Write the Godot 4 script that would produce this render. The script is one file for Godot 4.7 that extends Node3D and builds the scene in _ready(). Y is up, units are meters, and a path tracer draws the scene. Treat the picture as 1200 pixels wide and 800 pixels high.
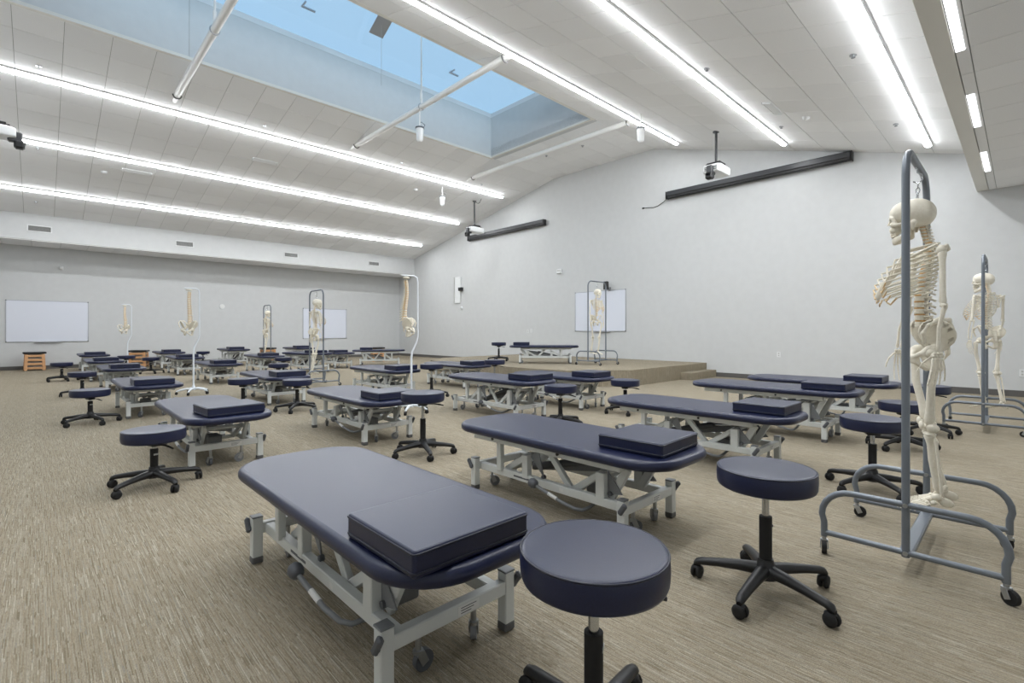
extends Node3D
# A large clinical-skills room: rows of treatment tables, stools, skeletons on racks, a gabled tile ceiling with a skylight.

const CELL := 0.622            # ceiling tile module
const XG := 12.4               # gable wall
const XR := -1.9               # rear wall
const ZL := -20.7              # far side wall
const ZN := 0.9                # near side wall
const ZBL := -19.4             # face of the far side beam
const ZBN := -0.6              # face of the near side beam
const HB := 3.71               # underside of the beams
const ZR0 := -10.88            # flat part of the ceiling
const ZR1 := -7.17
const HR := 6.25
const HEL := 4.455             # ceiling height where it meets the beams
const HEN := 4.40
const PLAT := 0.34

var M := {}
var MC := {}
var taken := {}
var rng := RandomNumberGenerator.new()


# ---------------------------------------------------------------- geometry
class Geo:
	var v := PackedVector3Array()
	var n := PackedVector3Array()
	var ix := PackedInt32Array()

	func tri(i: int, j: int, k: int) -> void:
		var g := (v[j] - v[i]).cross(v[k] - v[i])
		if g.length_squared() < 1e-18:
			return
		if g.dot(n[i] + n[j] + n[k]) > 0.0:
			ix.append(i); ix.append(k); ix.append(j)
		else:
			ix.append(i); ix.append(j); ix.append(k)

	func poly(p: Array, nn: Vector3) -> void:
		var b := v.size()
		for q in p:
			v.append(q); n.append(nn)
		for i in range(1, p.size() - 1):
			tri(b, b + i, b + i + 1)

	func loft(rings: Array, cap0 := true, cap1 := true, closed := true, smooth_caps := false) -> void:
		var m: int = rings[0].size()
		var k: int = rings.size()
		var b := v.size()
		var acc := PackedVector3Array()
		acc.resize(m * k)
		var last := m if closed else m - 1
		for r in range(k - 1):
			for i in range(last):
				var j := (i + 1) % m
				var a0: Vector3 = rings[r][i]
				var a1: Vector3 = rings[r][j]
				var b0: Vector3 = rings[r + 1][i]
				var b1: Vector3 = rings[r + 1][j]
				var f := (b1 - a0).cross(b0 - a1)
				acc[r * m + i] += f; acc[r * m + j] += f
				acc[(r + 1) * m + i] += f; acc[(r + 1) * m + j] += f
		var s := 0.0
		var centres := []
		for r in range(k):
			var c := Vector3.ZERO
			for p in rings[r]:
				c += p
			c /= float(m)
			centres.append(c)
			for i in range(m):
				s += acc[r * m + i].dot(rings[r][i] - c)
		var sg := 1.0 if s >= 0.0 else -1.0
		for r in range(k):
			for i in range(m):
				v.append(rings[r][i])
				n.append((acc[r * m + i] * sg).normalized())
		for r in range(k - 1):
			for i in range(last):
				var j := (i + 1) % m
				tri(b + r * m + i, b + r * m + j, b + (r + 1) * m + i)
				tri(b + r * m + j, b + (r + 1) * m + j, b + (r + 1) * m + i)
		for e in [0, k - 1]:
			if (e == 0 and not cap0) or (e > 0 and not cap1):
				continue
			var nb: Vector3 = centres[1] if e == 0 else centres[k - 2]
			var d: Vector3 = (centres[e] - nb).normalized()
			if d.length() < 0.5:
				d = (rings[e][1] - rings[e][0]).cross(rings[e][2] - rings[e][0]).normalized()
			var cb := v.size()
			v.append(centres[e]); n.append(d)
			for p in rings[e]:
				v.append(p); n.append(d)
			for i in range(m):
				tri(cb, cb + 1 + i, cb + 1 + (i + 1) % m)

	func cyl(p0: Vector3, p1: Vector3, r0: float, r1 := -1.0, seg := 12) -> void:
		tube([p0, p1], [r0, r0 if r1 < 0.0 else r1], seg)

	func tube(path: Array, radii, seg := 8, flat := 1.0, caps := true) -> void:
		var rings := []
		var k := path.size()
		var t: Vector3 = (path[1] - path[0]).normalized()
		var up := Vector3.UP if absf(t.y) < 0.9 else Vector3.RIGHT
		var a := (up - t * up.dot(t)).normalized()
		for i in range(k):
			var tn: Vector3
			if i == 0:
				tn = t
			elif i == k - 1:
				tn = (path[i] - path[i - 1]).normalized()
			else:
				tn = ((path[i + 1] - path[i]).normalized() + (path[i] - path[i - 1]).normalized()).normalized()
			a = (a - tn * a.dot(tn)).normalized()
			var b := tn.cross(a)
			var r: float = radii[i] if radii is Array else radii
			var ring := PackedVector3Array()
			for s in range(seg):
				var w := TAU * (s + 0.5) / seg
				ring.append(path[i] + a * cos(w) * r + b * sin(w) * r * flat)
			rings.append(ring)
		loft(rings, caps, caps)

	func ell(c: Vector3, r: Vector3, seg := 12, rows := 8, bs := Basis()) -> void:
		var rings := []
		for i in range(rows + 1):
			var f := PI * (i + 0.02) / (rows + 0.04)
			var ring := PackedVector3Array()
			for s in range(seg):
				var w := TAU * s / seg
				ring.append(c + bs * Vector3(r.x * sin(f) * cos(w), r.y * cos(f), r.z * sin(f) * sin(w)))
			rings.append(ring)
		loft(rings, false, false)

	func lathe(prof: Array, seg := 24) -> void:   # prof: Vector2(radius, y), from bottom to top
		var rings := []
		for p in prof:
			var ring := PackedVector3Array()
			for s in range(seg):
				var w := TAU * s / seg
				ring.append(Vector3(p.x * cos(w), p.y, p.x * sin(w)))
			rings.append(ring)
		loft(rings, true, true)

	func rbox(c: Vector3, s: Vector3, b := 0.004, bs := Basis()) -> void:
		var h := s / 2.0
		b = minf(b, minf(h.x, minf(h.y, h.z)) * 0.9)
		var i := h - Vector3(b, b, b)
		for ax in 3:
			for sg in [-1.0, 1.0]:
				var nn := Vector3.ZERO
				nn[ax] = sg
				var u := (ax + 1) % 3
				var w := (ax + 2) % 3
				var q := []
				for e in [[-1, -1], [1, -1], [1, 1], [-1, 1]]:
					var p := Vector3.ZERO
					p[ax] = sg * h[ax]; p[u] = e[0] * i[u]; p[w] = e[1] * i[w]
					q.append(c + bs * p)
				poly(q, bs * nn)
		for ax in 3:       # edges along ax
			var u := (ax + 1) % 3
			var w := (ax + 2) % 3
			for e in [[-1, -1], [1, -1], [1, 1], [-1, 1]]:
				var q := []
				for t in [[-1, 0], [1, 0], [1, 1], [-1, 1]]:
					var p := Vector3.ZERO
					p[ax] = t[0] * i[ax]
					p[u] = e[0] * (h[u] if t[1] == 0 else i[u])
					p[w] = e[1] * (i[w] if t[1] == 0 else h[w])
					q.append(c + bs * p)
				var nn := Vector3.ZERO
				nn[u] = e[0]; nn[w] = e[1]
				poly(q, bs * nn.normalized())
		for x in [-1, 1]:
			for y in [-1, 1]:
				for z in [-1, 1]:
					poly([c + bs * Vector3(x * h.x, y * i.y, z * i.z), c + bs * Vector3(x * i.x, y * h.y, z * i.z), c + bs * Vector3(x * i.x, y * i.y, z * h.z)], bs * Vector3(x, y, z).normalized())

	func box(c: Vector3, s: Vector3, bs := Basis()) -> void:
		var h := s / 2.0
		for ax in 3:
			for sg in [-1.0, 1.0]:
				var nn := Vector3.ZERO
				nn[ax] = sg
				var u := (ax + 1) % 3
				var w := (ax + 2) % 3
				var q := []
				for e in [[-1, -1], [1, -1], [1, 1], [-1, 1]]:
					var p := Vector3.ZERO
					p[ax] = sg * h[ax]; p[u] = e[0] * h[u]; p[w] = e[1] * h[w]
					q.append(c + bs * p)
				poly(q, bs * nn)

	func prism(outline: Array, y0: float, y1: float) -> void:   # outline: Vector2(x, z), convex
		var top := []
		var bot := []
		var cen := Vector2.ZERO
		for p in outline:
			top.append(Vector3(p.x, y1, p.y)); bot.append(Vector3(p.x, y0, p.y)); cen += p
		cen /= float(outline.size())
		poly(top, Vector3.UP); poly(bot, Vector3.DOWN)
		for i in outline.size():
			var j := (i + 1) % outline.size()
			var e: Vector2 = outline[j] - outline[i]
			var nn := Vector3(e.y, 0, -e.x).normalized()
			var mid: Vector2 = (outline[i] + outline[j]) / 2.0 - cen
			if nn.dot(Vector3(mid.x, 0, mid.y)) < 0.0:
				nn = -nn
			poly([bot[i], bot[j], top[j], top[i]], nn)

	func done() -> ArrayMesh:
		var a := []
		a.resize(Mesh.ARRAY_MAX)
		a[Mesh.ARRAY_VERTEX] = v
		a[Mesh.ARRAY_NORMAL] = n
		a[Mesh.ARRAY_INDEX] = ix
		var m := ArrayMesh.new()
		m.add_surface_from_arrays(Mesh.PRIMITIVE_TRIANGLES, a)
		return m


class Field:      # a distance field on a grid, meshed as surface nets
	var o: Vector3
	var c: float
	var nx: int
	var ny: int
	var nz: int
	var d := PackedFloat32Array()

	func _init(lo: Vector3, hi: Vector3, cell: float) -> void:
		o = lo; c = cell
		nx = int((hi.x - lo.x) / cell) + 2
		ny = int((hi.y - lo.y) / cell) + 2
		nz = int((hi.z - lo.z) / cell) + 2
		d.resize(nx * ny * nz)
		d.fill(0.05)

	func span(lo: Vector3, hi: Vector3) -> Array:
		var a := ((lo - o) / c).floor()
		var b := ((hi - o) / c).ceil()
		return [maxi(0, int(a.x)), mini(nx - 1, int(b.x)), maxi(0, int(a.y)), mini(ny - 1, int(b.y)), maxi(0, int(a.z)), mini(nz - 1, int(b.z))]

	func put(i: int, e: float, k: float, sub: bool) -> void:
		var a := d[i]
		if sub:
			e = -e
			var h := maxf(k - absf(a - e), 0.0) / k
			d[i] = maxf(a, e) + h * h * k * 0.25
		else:
			var h := maxf(k - absf(a - e), 0.0) / k
			d[i] = minf(a, e) - h * h * k * 0.25

	func cap(a: Vector3, b: Vector3, ra: float, rb: float, k := 0.008, sub := false) -> void:
		var g := maxf(ra, rb) + k + 3.0 * c
		var gg := Vector3(g, g, g)
		var s := span(Vector3(minf(a.x, b.x), minf(a.y, b.y), minf(a.z, b.z)) - gg, Vector3(maxf(a.x, b.x), maxf(a.y, b.y), maxf(a.z, b.z)) + gg)
		var ab := b - a
		var l := maxf(ab.length_squared(), 1e-9)
		for z in range(s[4], s[5] + 1):
			for y in range(s[2], s[3] + 1):
				var row := (z * ny + y) * nx
				for x in range(s[0], s[1] + 1):
					var p := o + Vector3(x, y, z) * c - a
					var t := clampf(p.dot(ab) / l, 0.0, 1.0)
					put(row + x, (p - ab * t).length() - lerpf(ra, rb, t), k, sub)

	func ell(q: Vector3, r: Vector3, k := 0.01, sub := false, bs := Basis()) -> void:
		var g := maxf(r.x, maxf(r.y, r.z)) + k + 3.0 * c
		var s := span(q - Vector3(g, g, g), q + Vector3(g, g, g))
		var inv := bs.inverse()
		var small := minf(r.x, minf(r.y, r.z))
		for z in range(s[4], s[5] + 1):
			for y in range(s[2], s[3] + 1):
				var row := (z * ny + y) * nx
				for x in range(s[0], s[1] + 1):
					var p := inv * (o + Vector3(x, y, z) * c - q)
					var k0 := (p / r).length()
					var k1 := (p / (r * r)).length()
					put(row + x, k0 * (k0 - 1.0) / k1 if k1 > 1e-6 else -small, k, sub)

	func mesh() -> ArrayMesh:
		var g := Geo.new()
		var at := PackedInt32Array()
		at.resize(nx * ny * nz)
		at.fill(-1)
		var offs := [0, 1, nx, nx + 1, nx * ny, nx * ny + 1, nx * ny + nx, nx * ny + nx + 1]
		var pos := [Vector3(0, 0, 0), Vector3(1, 0, 0), Vector3(0, 1, 0), Vector3(1, 1, 0), Vector3(0, 0, 1), Vector3(1, 0, 1), Vector3(0, 1, 1), Vector3(1, 1, 1)]
		var edges := [[0, 1], [2, 3], [4, 5], [6, 7], [0, 2], [1, 3], [4, 6], [5, 7], [0, 4], [1, 5], [2, 6], [3, 7]]
		for z in range(nz - 1):
			for y in range(ny - 1):
				for x in range(nx - 1):
					var i := (z * ny + y) * nx + x
					var d0 := d[i]
					if d0 > 2.0 * c or d0 < -2.0 * c:
						continue
					var mask := 0
					for e in 8:
						if d[i + offs[e]] < 0.0:
							mask += 1
					if mask == 0 or mask == 8:
						continue
					var p := Vector3.ZERO
					var cnt := 0
					for e in edges:
						var a := d[i + offs[e[0]]]
						var b := d[i + offs[e[1]]]
						if (a < 0.0) != (b < 0.0):
							p += pos[e[0]].lerp(pos[e[1]], a / (a - b))
							cnt += 1
					at[i] = g.v.size()
					g.v.append(o + (Vector3(x, y, z) + p / cnt) * c)
					g.n.append(Vector3(d[i + 1] + d[i + offs[3]] + d[i + offs[5]] + d[i + offs[7]] - d0 - d[i + offs[2]] - d[i + offs[4]] - d[i + offs[6]], d[i + offs[2]] + d[i + offs[3]] + d[i + offs[6]] + d[i + offs[7]] - d0 - d[i + 1] - d[i + offs[4]] - d[i + offs[5]], d[i + offs[4]] + d[i + offs[5]] + d[i + offs[6]] + d[i + offs[7]] - d0 - d[i + 1] - d[i + offs[2]] - d[i + offs[3]]).normalized())
		for z in range(1, nz - 1):
			for y in range(1, ny - 1):
				for x in range(1, nx - 1):
					var i := (z * ny + y) * nx + x
					var s := d[i] < 0.0
					for w in 3:
						var st: int = [1, nx, nx * ny][w]
						if (d[i + st] < 0.0) == s:
							continue
						var p: int = [nx, nx * ny, 1][w]
						var q: int = [nx * ny, 1, nx][w]
						var a := at[i]
						var b := at[i - p]
						var e := at[i - p - q]
						var f := at[i - q]
						if a < 0 or b < 0 or e < 0 or f < 0:
							continue
						g.tri(a, b, e); g.tri(a, e, f)
		return g.done()


# ---------------------------------------------------------------- nodes
func mat(key: String, srgb: Color, rough := 0.6, metal := 0.0, spec := 0.5) -> StandardMaterial3D:
	var m := StandardMaterial3D.new()
	m.resource_name = key
	m.albedo_color = srgb
	m.roughness = rough
	m.metallic = metal
	m.metallic_specular = spec
	M[key] = m
	return m

func numbered(called: String) -> String:
	if not taken.has(called):
		taken[called] = 0
		return called
	taken[called] += 1
	return "%s_%03d" % [called, taken[called]]

func part(called: String, mesh: Mesh, m, parent: Node, t := Transform3D()) -> MeshInstance3D:
	var o := MeshInstance3D.new()
	o.name = called
	o.mesh = mesh
	o.material_override = M[m] if m is String else m
	o.transform = t
	o.cast_shadow = GeometryInstance3D.SHADOW_CASTING_SETTING_ON
	parent.add_child(o, true)
	return o

func thing(called: String, label: String, category: String, at := Vector3.ZERO, turn := 0.0, group := "") -> Node3D:
	var o := Node3D.new()
	o.name = numbered(called)
	add_child(o, true)
	o.position = at
	o.rotation.y = turn
	o.set_meta("label", label)
	o.set_meta("category", category)
	if group:
		o.set_meta("group", group)
	return o

func struct_node(called: String, at := Vector3.ZERO) -> Node3D:
	var o := Node3D.new()
	o.name = called
	add_child(o, true)
	o.position = at
	o.set_meta("kind", "structure")
	return o

func struct(called: String, mesh: Mesh, m) -> MeshInstance3D:
	var o := part(called, mesh, m, self)
	o.set_meta("kind", "structure")
	return o

func rb(s: Vector3, b := 0.004) -> ArrayMesh:      # shared bevelled box about its centre
	var key := "rb%.4f_%.4f_%.4f_%.4f" % [s.x, s.y, s.z, b]
	if not MC.has(key):
		var g := Geo.new()
		g.rbox(Vector3.ZERO, s, b)
		MC[key] = g.done()
	return MC[key]

func cy(r: float, h: float, seg := 14, r1 := -1.0) -> ArrayMesh:   # shared cylinder along y about its centre
	var key := "cy%.4f_%.4f_%d_%.4f" % [r, h, seg, r1]
	if not MC.has(key):
		var g := Geo.new()
		g.cyl(Vector3(0, -h / 2, 0), Vector3(0, h / 2, 0), r, r1, seg)
		MC[key] = g.done()
	return MC[key]

func tb(path: Array, radii, seg := 8, flat := 1.0) -> ArrayMesh:
	var g := Geo.new()
	g.tube(path, radii, seg, flat)
	return g.done()

func at(p: Vector3) -> Transform3D:
	return Transform3D(Basis(), p)

func along(a: Vector3, b: Vector3) -> Transform3D:   # y axis runs from a to b, origin in the middle
	var y := (b - a).normalized()
	var x := Vector3.RIGHT if absf(y.x) < 0.9 else Vector3.BACK
	x = (x - y * x.dot(y)).normalized()
	return Transform3D(Basis(x, y, x.cross(y)), (a + b) / 2.0)

func bar(called: String, a: Vector3, b: Vector3, w: float, h: float, m, parent: Node, bev := 0.004) -> MeshInstance3D:
	return part(called, rb(Vector3(w, a.distance_to(b), h), bev), m, parent, along(a, b))

func rod(called: String, a: Vector3, b: Vector3, r: float, m, parent: Node, seg := 10) -> MeshInstance3D:
	return part(called, cy(r, snappedf(a.distance_to(b), 0.0001), seg), m, parent, along(a, b))

func rrect(w: float, l: float, r: float, y: float, k := 6) -> PackedVector3Array:
	var ring := PackedVector3Array()
	for q in [[1, 1, 0], [-1, 1, 1], [-1, -1, 2], [1, -1, 3]]:
		for i in range(k + 1):
			var a: float = PI / 2 * (q[2] + float(i) / k)
			ring.append(Vector3(q[0] * (w / 2 - r) + r * cos(a), y, q[1] * (l / 2 - r) + r * sin(a)))
	return ring

func slab_mesh(w: float, l: float, t: float, r: float, e: float, k := 6, bulge := 0.0) -> ArrayMesh:
	# a rounded-corner slab from y 0 to t whose edges are rounded by e
	var g := Geo.new()
	var rings := []
	for i in range(5):
		var a := -PI / 2 + PI / 2 * i / 4.0
		rings.append(rrect(w - 2 * e + 2 * e * cos(a), l - 2 * e + 2 * e * cos(a), maxf(r - e + e * cos(a), 0.003), e + e * sin(a), k))
	for i in range(5):
		var a := PI / 2 * i / 4.0
		rings.append(rrect(w - 2 * e + 2 * e * cos(a), l - 2 * e + 2 * e * cos(a), maxf(r - e + e * cos(a), 0.003), t - e + e * sin(a), k))
	if bulge > 0.0:
		rings.append(rrect(w * 0.6, l * 0.6, r * 0.5 + 0.01, t + bulge, k))
	g.loft(rings)
	return g.done()


# ---------------------------------------------------------------- the scene
func _ready() -> void:
	rng.seed = 7
	# camera: level, lens shifted a little downwards
	var cam := Camera3D.new()
	cam.name = "camera"
	add_child(cam)
	var ang := atan2(600.0, 576.0)
	cam.position = Vector3(0, 1.15, 0)
	cam.look_at_from_position(cam.position, cam.position + Vector3(cos(ang), 0, -sin(ang)))
	cam.projection = Camera3D.PROJECTION_FRUSTUM
	cam.near = 0.05
	cam.far = 200.0
	cam.size = 2.0 * 0.05 * 400.0 / 576.0
	cam.frustum_offset = Vector2(0, -0.05 * 12.0 / 576.0)
	cam.current = true
	# sky and exposure
	var we := WorldEnvironment.new()
	we.name = "environment"
	var env := Environment.new()
	var sm := ProceduralSkyMaterial.new()
	sm.sky_top_color = Color(0.665, 0.815, 0.94)
	sm.sky_horizon_color = Color(0.60, 0.75, 0.87)
	sm.sky_curve = 0.6
	sm.ground_bottom_color = Color(0.4, 0.42, 0.42)
	sm.ground_horizon_color = Color(0.5, 0.6, 0.68)
	var sky := Sky.new()
	sky.sky_material = sm
	env.background_mode = Environment.BG_SKY
	env.sky = sky
	env.background_energy_multiplier = 1.0
	env.tonemap_mode = Environment.TONE_MAPPER_LINEAR
	env.tonemap_exposure = 1.17
	env.sdfgi_enabled = true
	env.ssao_enabled = true
	env.ssil_enabled = true
	we.environment = env
	add_child(we)

	# low hazy sun that only grazes the skylight well
	var sun := DirectionalLight3D.new()
	sun.name = "sun"
	sun.light_energy = 0.42
	sun.light_color = Color(0.78, 0.91, 1.0)
	sun.light_angular_distance = 25.0
	sun.shadow_enabled = true
	add_child(sun)
	sun.look_at_from_position(Vector3.ZERO, Vector3(0.42, -0.26, -0.9))

	materials()
	room()
	ceilings()
	skylight()
	platform()
	lights()
	tables()
	stools()
	bones()
	racks()
	spines()
	walls_things()
	ceiling_things()
	boxes()


func carpet_texture() -> ImageTexture:
	var s := 1024
	var bytes := PackedByteArray()
	bytes.resize(s * s * 3)
	var r := RandomNumberGenerator.new()
	r.seed = 21
	var pal := [Vector3(153, 144, 127), Vector3(146, 137, 119), Vector3(161, 153, 137), Vector3(137, 127, 109), Vector3(150, 139, 119), Vector3(125, 115, 97), Vector3(176, 169, 153), Vector3(143, 138, 125)]
	var wts := PackedFloat32Array([0.25, 0.21, 0.11, 0.15, 0.15, 0.07, 0.03, 0.03])
	var x := 0
	while x < s:
		var w := 3
		var y := 0
		var y_shift := r.randi() % s
		while y < s:
			var l := 18 + int(230.0 * r.randf() * r.randf())
			var col: Vector3 = pal[r.rand_weighted(wts)]
			for yy in range(y, mini(s, y + l)):
				var py := (yy + y_shift) % s
				for xx in range(x, mini(s, x + w)):
					var edge := 0.86 if xx == x else (0.99 if xx == x + w - 1 else 1.04)
					var k := edge * (0.80 + 0.40 * r.randf())
					var i := (py * s + xx) * 3
					bytes[i] = int(clampf(col.x * k, 0, 255)); bytes[i + 1] = int(clampf(col.y * k, 0, 255)); bytes[i + 2] = int(clampf(col.z * k, 0, 255))
			y += l
		x += w
	return ImageTexture.create_from_image(Image.create_from_data(s, s, false, Image.FORMAT_RGB8, bytes))


func noise_tex(freq: float, lo: Color, hi: Color, size := 256, as_normal := false, strength := 2.0) -> NoiseTexture2D:
	var n := FastNoiseLite.new()
	n.seed = 3
	n.frequency = freq
	n.fractal_octaves = 4
	var t := NoiseTexture2D.new()
	t.width = size
	t.height = size
	t.seamless = true
	t.noise = n
	if as_normal:
		t.as_normal_map = true
		t.bump_strength = strength
	else:
		var g := Gradient.new()
		g.set_color(0, lo)
		g.set_color(1, hi)
		t.color_ramp = g
	return t


func triplanar(m: StandardMaterial3D, scale: float, world := true) -> void:
	m.uv1_triplanar = true
	m.uv1_world_triplanar = world
	m.uv1_scale = Vector3(scale, scale, scale)


func materials() -> void:
	var c := mat("carpet", Color(1, 1, 1), 0.95, 0.0, 0.2)
	c.albedo_texture = carpet_texture()
	triplanar(c, 1.0 / 1.0)
	c.uv1_triplanar_sharpness = 20.0
	c.normal_enabled = true
	c.normal_texture = noise_tex(0.12, Color.BLACK, Color.WHITE, 256, true, 3.0)
	c.normal_scale = 0.35
	var w := mat("wall_paint", Color(1, 1, 1), 0.7, 0.0, 0.3)
	w.albedo_texture = noise_tex(0.03, Color(0.785, 0.79, 0.79), Color(0.80, 0.805, 0.805))
	triplanar(w, 0.5)
	for k in 3:
		var t := mat("tile%d" % k, Color(1, 1, 1), 0.9, 0.0, 0.2)
		var b: float = [0.94, 0.93, 0.95][k]
		t.albedo_texture = noise_tex(0.25, Color(b - 0.03, b - 0.03, b - 0.03), Color(b + 0.015, b + 0.015, b + 0.015))
		triplanar(t, 1.5)
	mat("grid", Color(0.62, 0.62, 0.6), 0.7)
	mat("ceiling_trim", Color(0.86, 0.85, 0.82), 0.5)
	mat("baseboard", Color(0.36, 0.35, 0.34), 0.6)
	var v := mat("vinyl", Color(1, 1, 1), 0.35, 0.0, 0.5)
	v.albedo_texture = noise_tex(0.09, Color(0.07, 0.095, 0.215), Color(0.10, 0.13, 0.255))
	v.normal_enabled = true
	v.normal_texture = noise_tex(0.2, Color.BLACK, Color.WHITE, 256, true, 1.5)
	v.normal_scale = 0.10
	triplanar(v, 5.0, false)
	mat("piping", Color(0.08, 0.095, 0.17), 0.4)
	mat("frame_paint", Color(0.83, 0.84, 0.83), 0.38, 0.0, 0.5)
	mat("dark_grey", Color(0.33, 0.34, 0.36), 0.5)
	mat("mid_grey", Color(0.48, 0.49, 0.5), 0.45)
	mat("foot_rubber", Color(0.36, 0.36, 0.36), 0.7)
	mat("black", Color(0.085, 0.085, 0.09), 0.45)
	mat("black_matte", Color(0.07, 0.07, 0.075), 0.7)
	mat("chrome", Color(0.78, 0.79, 0.8), 0.18, 1.0)
	mat("zinc", Color(0.68, 0.69, 0.7), 0.35, 0.9)
	mat("label_white", Color(0.88, 0.88, 0.87), 0.5)
	mat("print", Color(0.35, 0.36, 0.38), 0.6)
	mat("rack_paint", Color(0.45, 0.475, 0.505), 0.35, 0.25)
	var b := mat("bone", Color(1, 1, 1), 0.5, 0.0, 0.4)
	b.albedo_texture = noise_tex(0.05, Color(0.87, 0.84, 0.77), Color(0.93, 0.91, 0.855))
	triplanar(b, 4.0, false)
	mat("cartilage", Color(0.85, 0.74, 0.56), 0.5)
	mat("disc", Color(0.83, 0.66, 0.42), 0.5)
	mat("nerve", Color(0.88, 0.70, 0.30), 0.5)
	mat("teeth", Color(0.93, 0.90, 0.83), 0.35)
	mat("white_plastic", Color(0.88, 0.885, 0.885), 0.4)
	mat("stand_white", Color(0.86, 0.88, 0.9), 0.35)
	mat("board", Color(0.86, 0.875, 0.915), 0.22)
	mat("aluminium", Color(0.72, 0.73, 0.75), 0.35, 0.7)
	mat("housing", Color(0.78, 0.78, 0.78), 0.5)
	mat("screen_case", Color(0.20, 0.205, 0.215), 0.38)
	mat("screen_lip", Color(0.11, 0.11, 0.115), 0.5)
	mat("vent_paint", Color(0.72, 0.72, 0.71), 0.6)
	mat("vent_dark", Color(0.4, 0.4, 0.4), 0.8)
	mat("pipe_paint", Color(0.90, 0.90, 0.89), 0.4)
	var wd := mat("beech", Color(1, 1, 1), 0.5)
	wd.albedo_texture = noise_tex(0.04, Color(0.74, 0.54, 0.37), Color(0.85, 0.67, 0.49))
	wd.uv1_triplanar = true
	wd.uv1_scale = Vector3(2, 20, 2)
	mat("box_slot", Color(0.55, 0.53, 0.5), 0.8)
	mat("yellow_label", Color(0.85, 0.85, 0.35), 0.5)
	mat("lens_glass", Color(0.04, 0.045, 0.06), 0.08)
	var gl := mat("glass", Color(0.62, 0.80, 0.93, 0.12), 0.05)
	gl.transparency = BaseMaterial3D.TRANSPARENCY_ALPHA
	var e := mat("diffuser", Color(0.95, 0.95, 0.95), 0.5)
	e.emission_enabled = true
	e.emission = Color(0.975, 0.988, 1.0)
	e.emission_energy_multiplier = 22.0
	var e2 := mat("soffit_diffuser", Color(0.95, 0.95, 0.95), 0.5)
	e2.emission_enabled = true
	e2.emission = Color(0.975, 0.988, 1.0)
	e2.emission_energy_multiplier = 3.0


# ---------------------------------------------------------------- the room shell
func room() -> void:
	var g := Geo.new()
	g.box(Vector3((XG + XR) / 2, -0.1, (ZL + ZN) / 2), Vector3(XG - XR + 0.6, 0.2, ZN - ZL + 0.6))
	struct("floor", g.done(), "carpet")
	for a in [["wall_gable", Vector3(XG + 0.15, 3.6, (ZL + ZN) / 2), Vector3(0.3, 7.2, ZN - ZL + 0.6)], ["wall_rear", Vector3(XR - 0.15, 3.6, (ZL + ZN) / 2), Vector3(0.3, 7.2, ZN - ZL + 0.6)],
			["wall_left", Vector3((XG + XR) / 2, 2.6, ZL - 0.15), Vector3(XG - XR, 5.2, 0.3)], ["wall_right", Vector3((XG + XR) / 2, 2.6, ZN + 0.15), Vector3(XG - XR, 5.2, 0.3)]]:
		g = Geo.new()
		g.box(a[1], a[2])
		struct(a[0], g.done(), "wall_paint")
	# baseboards
	for a in [["baseboard_gable", Vector3(XG - 0.006, 0.055, (ZL - 12.33) / 2), Vector3(0.012, 0.11, absf(ZL + 12.33))], ["baseboard_gable_001", Vector3(XG - 0.006, 0.055, (ZN - 5.44) / 2), Vector3(0.012, 0.11, ZN + 5.44)],
			["baseboard_left", Vector3((XG + XR) / 2, 0.055, ZL + 0.006), Vector3(XG - XR, 0.11, 0.012)], ["baseboard_right", Vector3((XG + XR) / 2, 0.055, ZN - 0.006), Vector3(XG - XR, 0.11, 0.012)], ["baseboard_rear", Vector3(XR + 0.006, 0.055, (ZL + ZN) / 2), Vector3(0.012, 0.11, ZN - ZL)]]:
		g = Geo.new()
		g.rbox(a[1], a[2], 0.004)
		struct(a[0], g.done(), "baseboard")
	# the dropped beams along both side walls
	for a in [["trim_1", (ZL + ZBL) / 2, absf(ZL - ZBL), HEL + 0.06], ["trim_2", (ZN + ZBN) / 2, ZN - ZBN, HEN + 0.06]]:
		g = Geo.new()
		g.box(Vector3((XG + XR) / 2, (HB + 0.03 + a[3]) / 2, a[1]), Vector3(XG - XR, a[3] - HB - 0.03, a[2]))
		struct(a[0], g.done(), "wall_paint")


func tile_at(parent: Node, p: Vector3, tilt: float, w: float, l: float) -> void:
	var gap := 0.007
	var o := part("tile", rb(Vector3(snappedf(w - gap, 0.001), 0.016, snappedf(l - gap, 0.001)), 0.003), "tile%d" % (rng.randi() % 3), parent, Transform3D(Basis(Vector3.RIGHT, tilt), p))
	o.position += o.basis.y * (0.008 + rng.randf() * 0.001)


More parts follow.
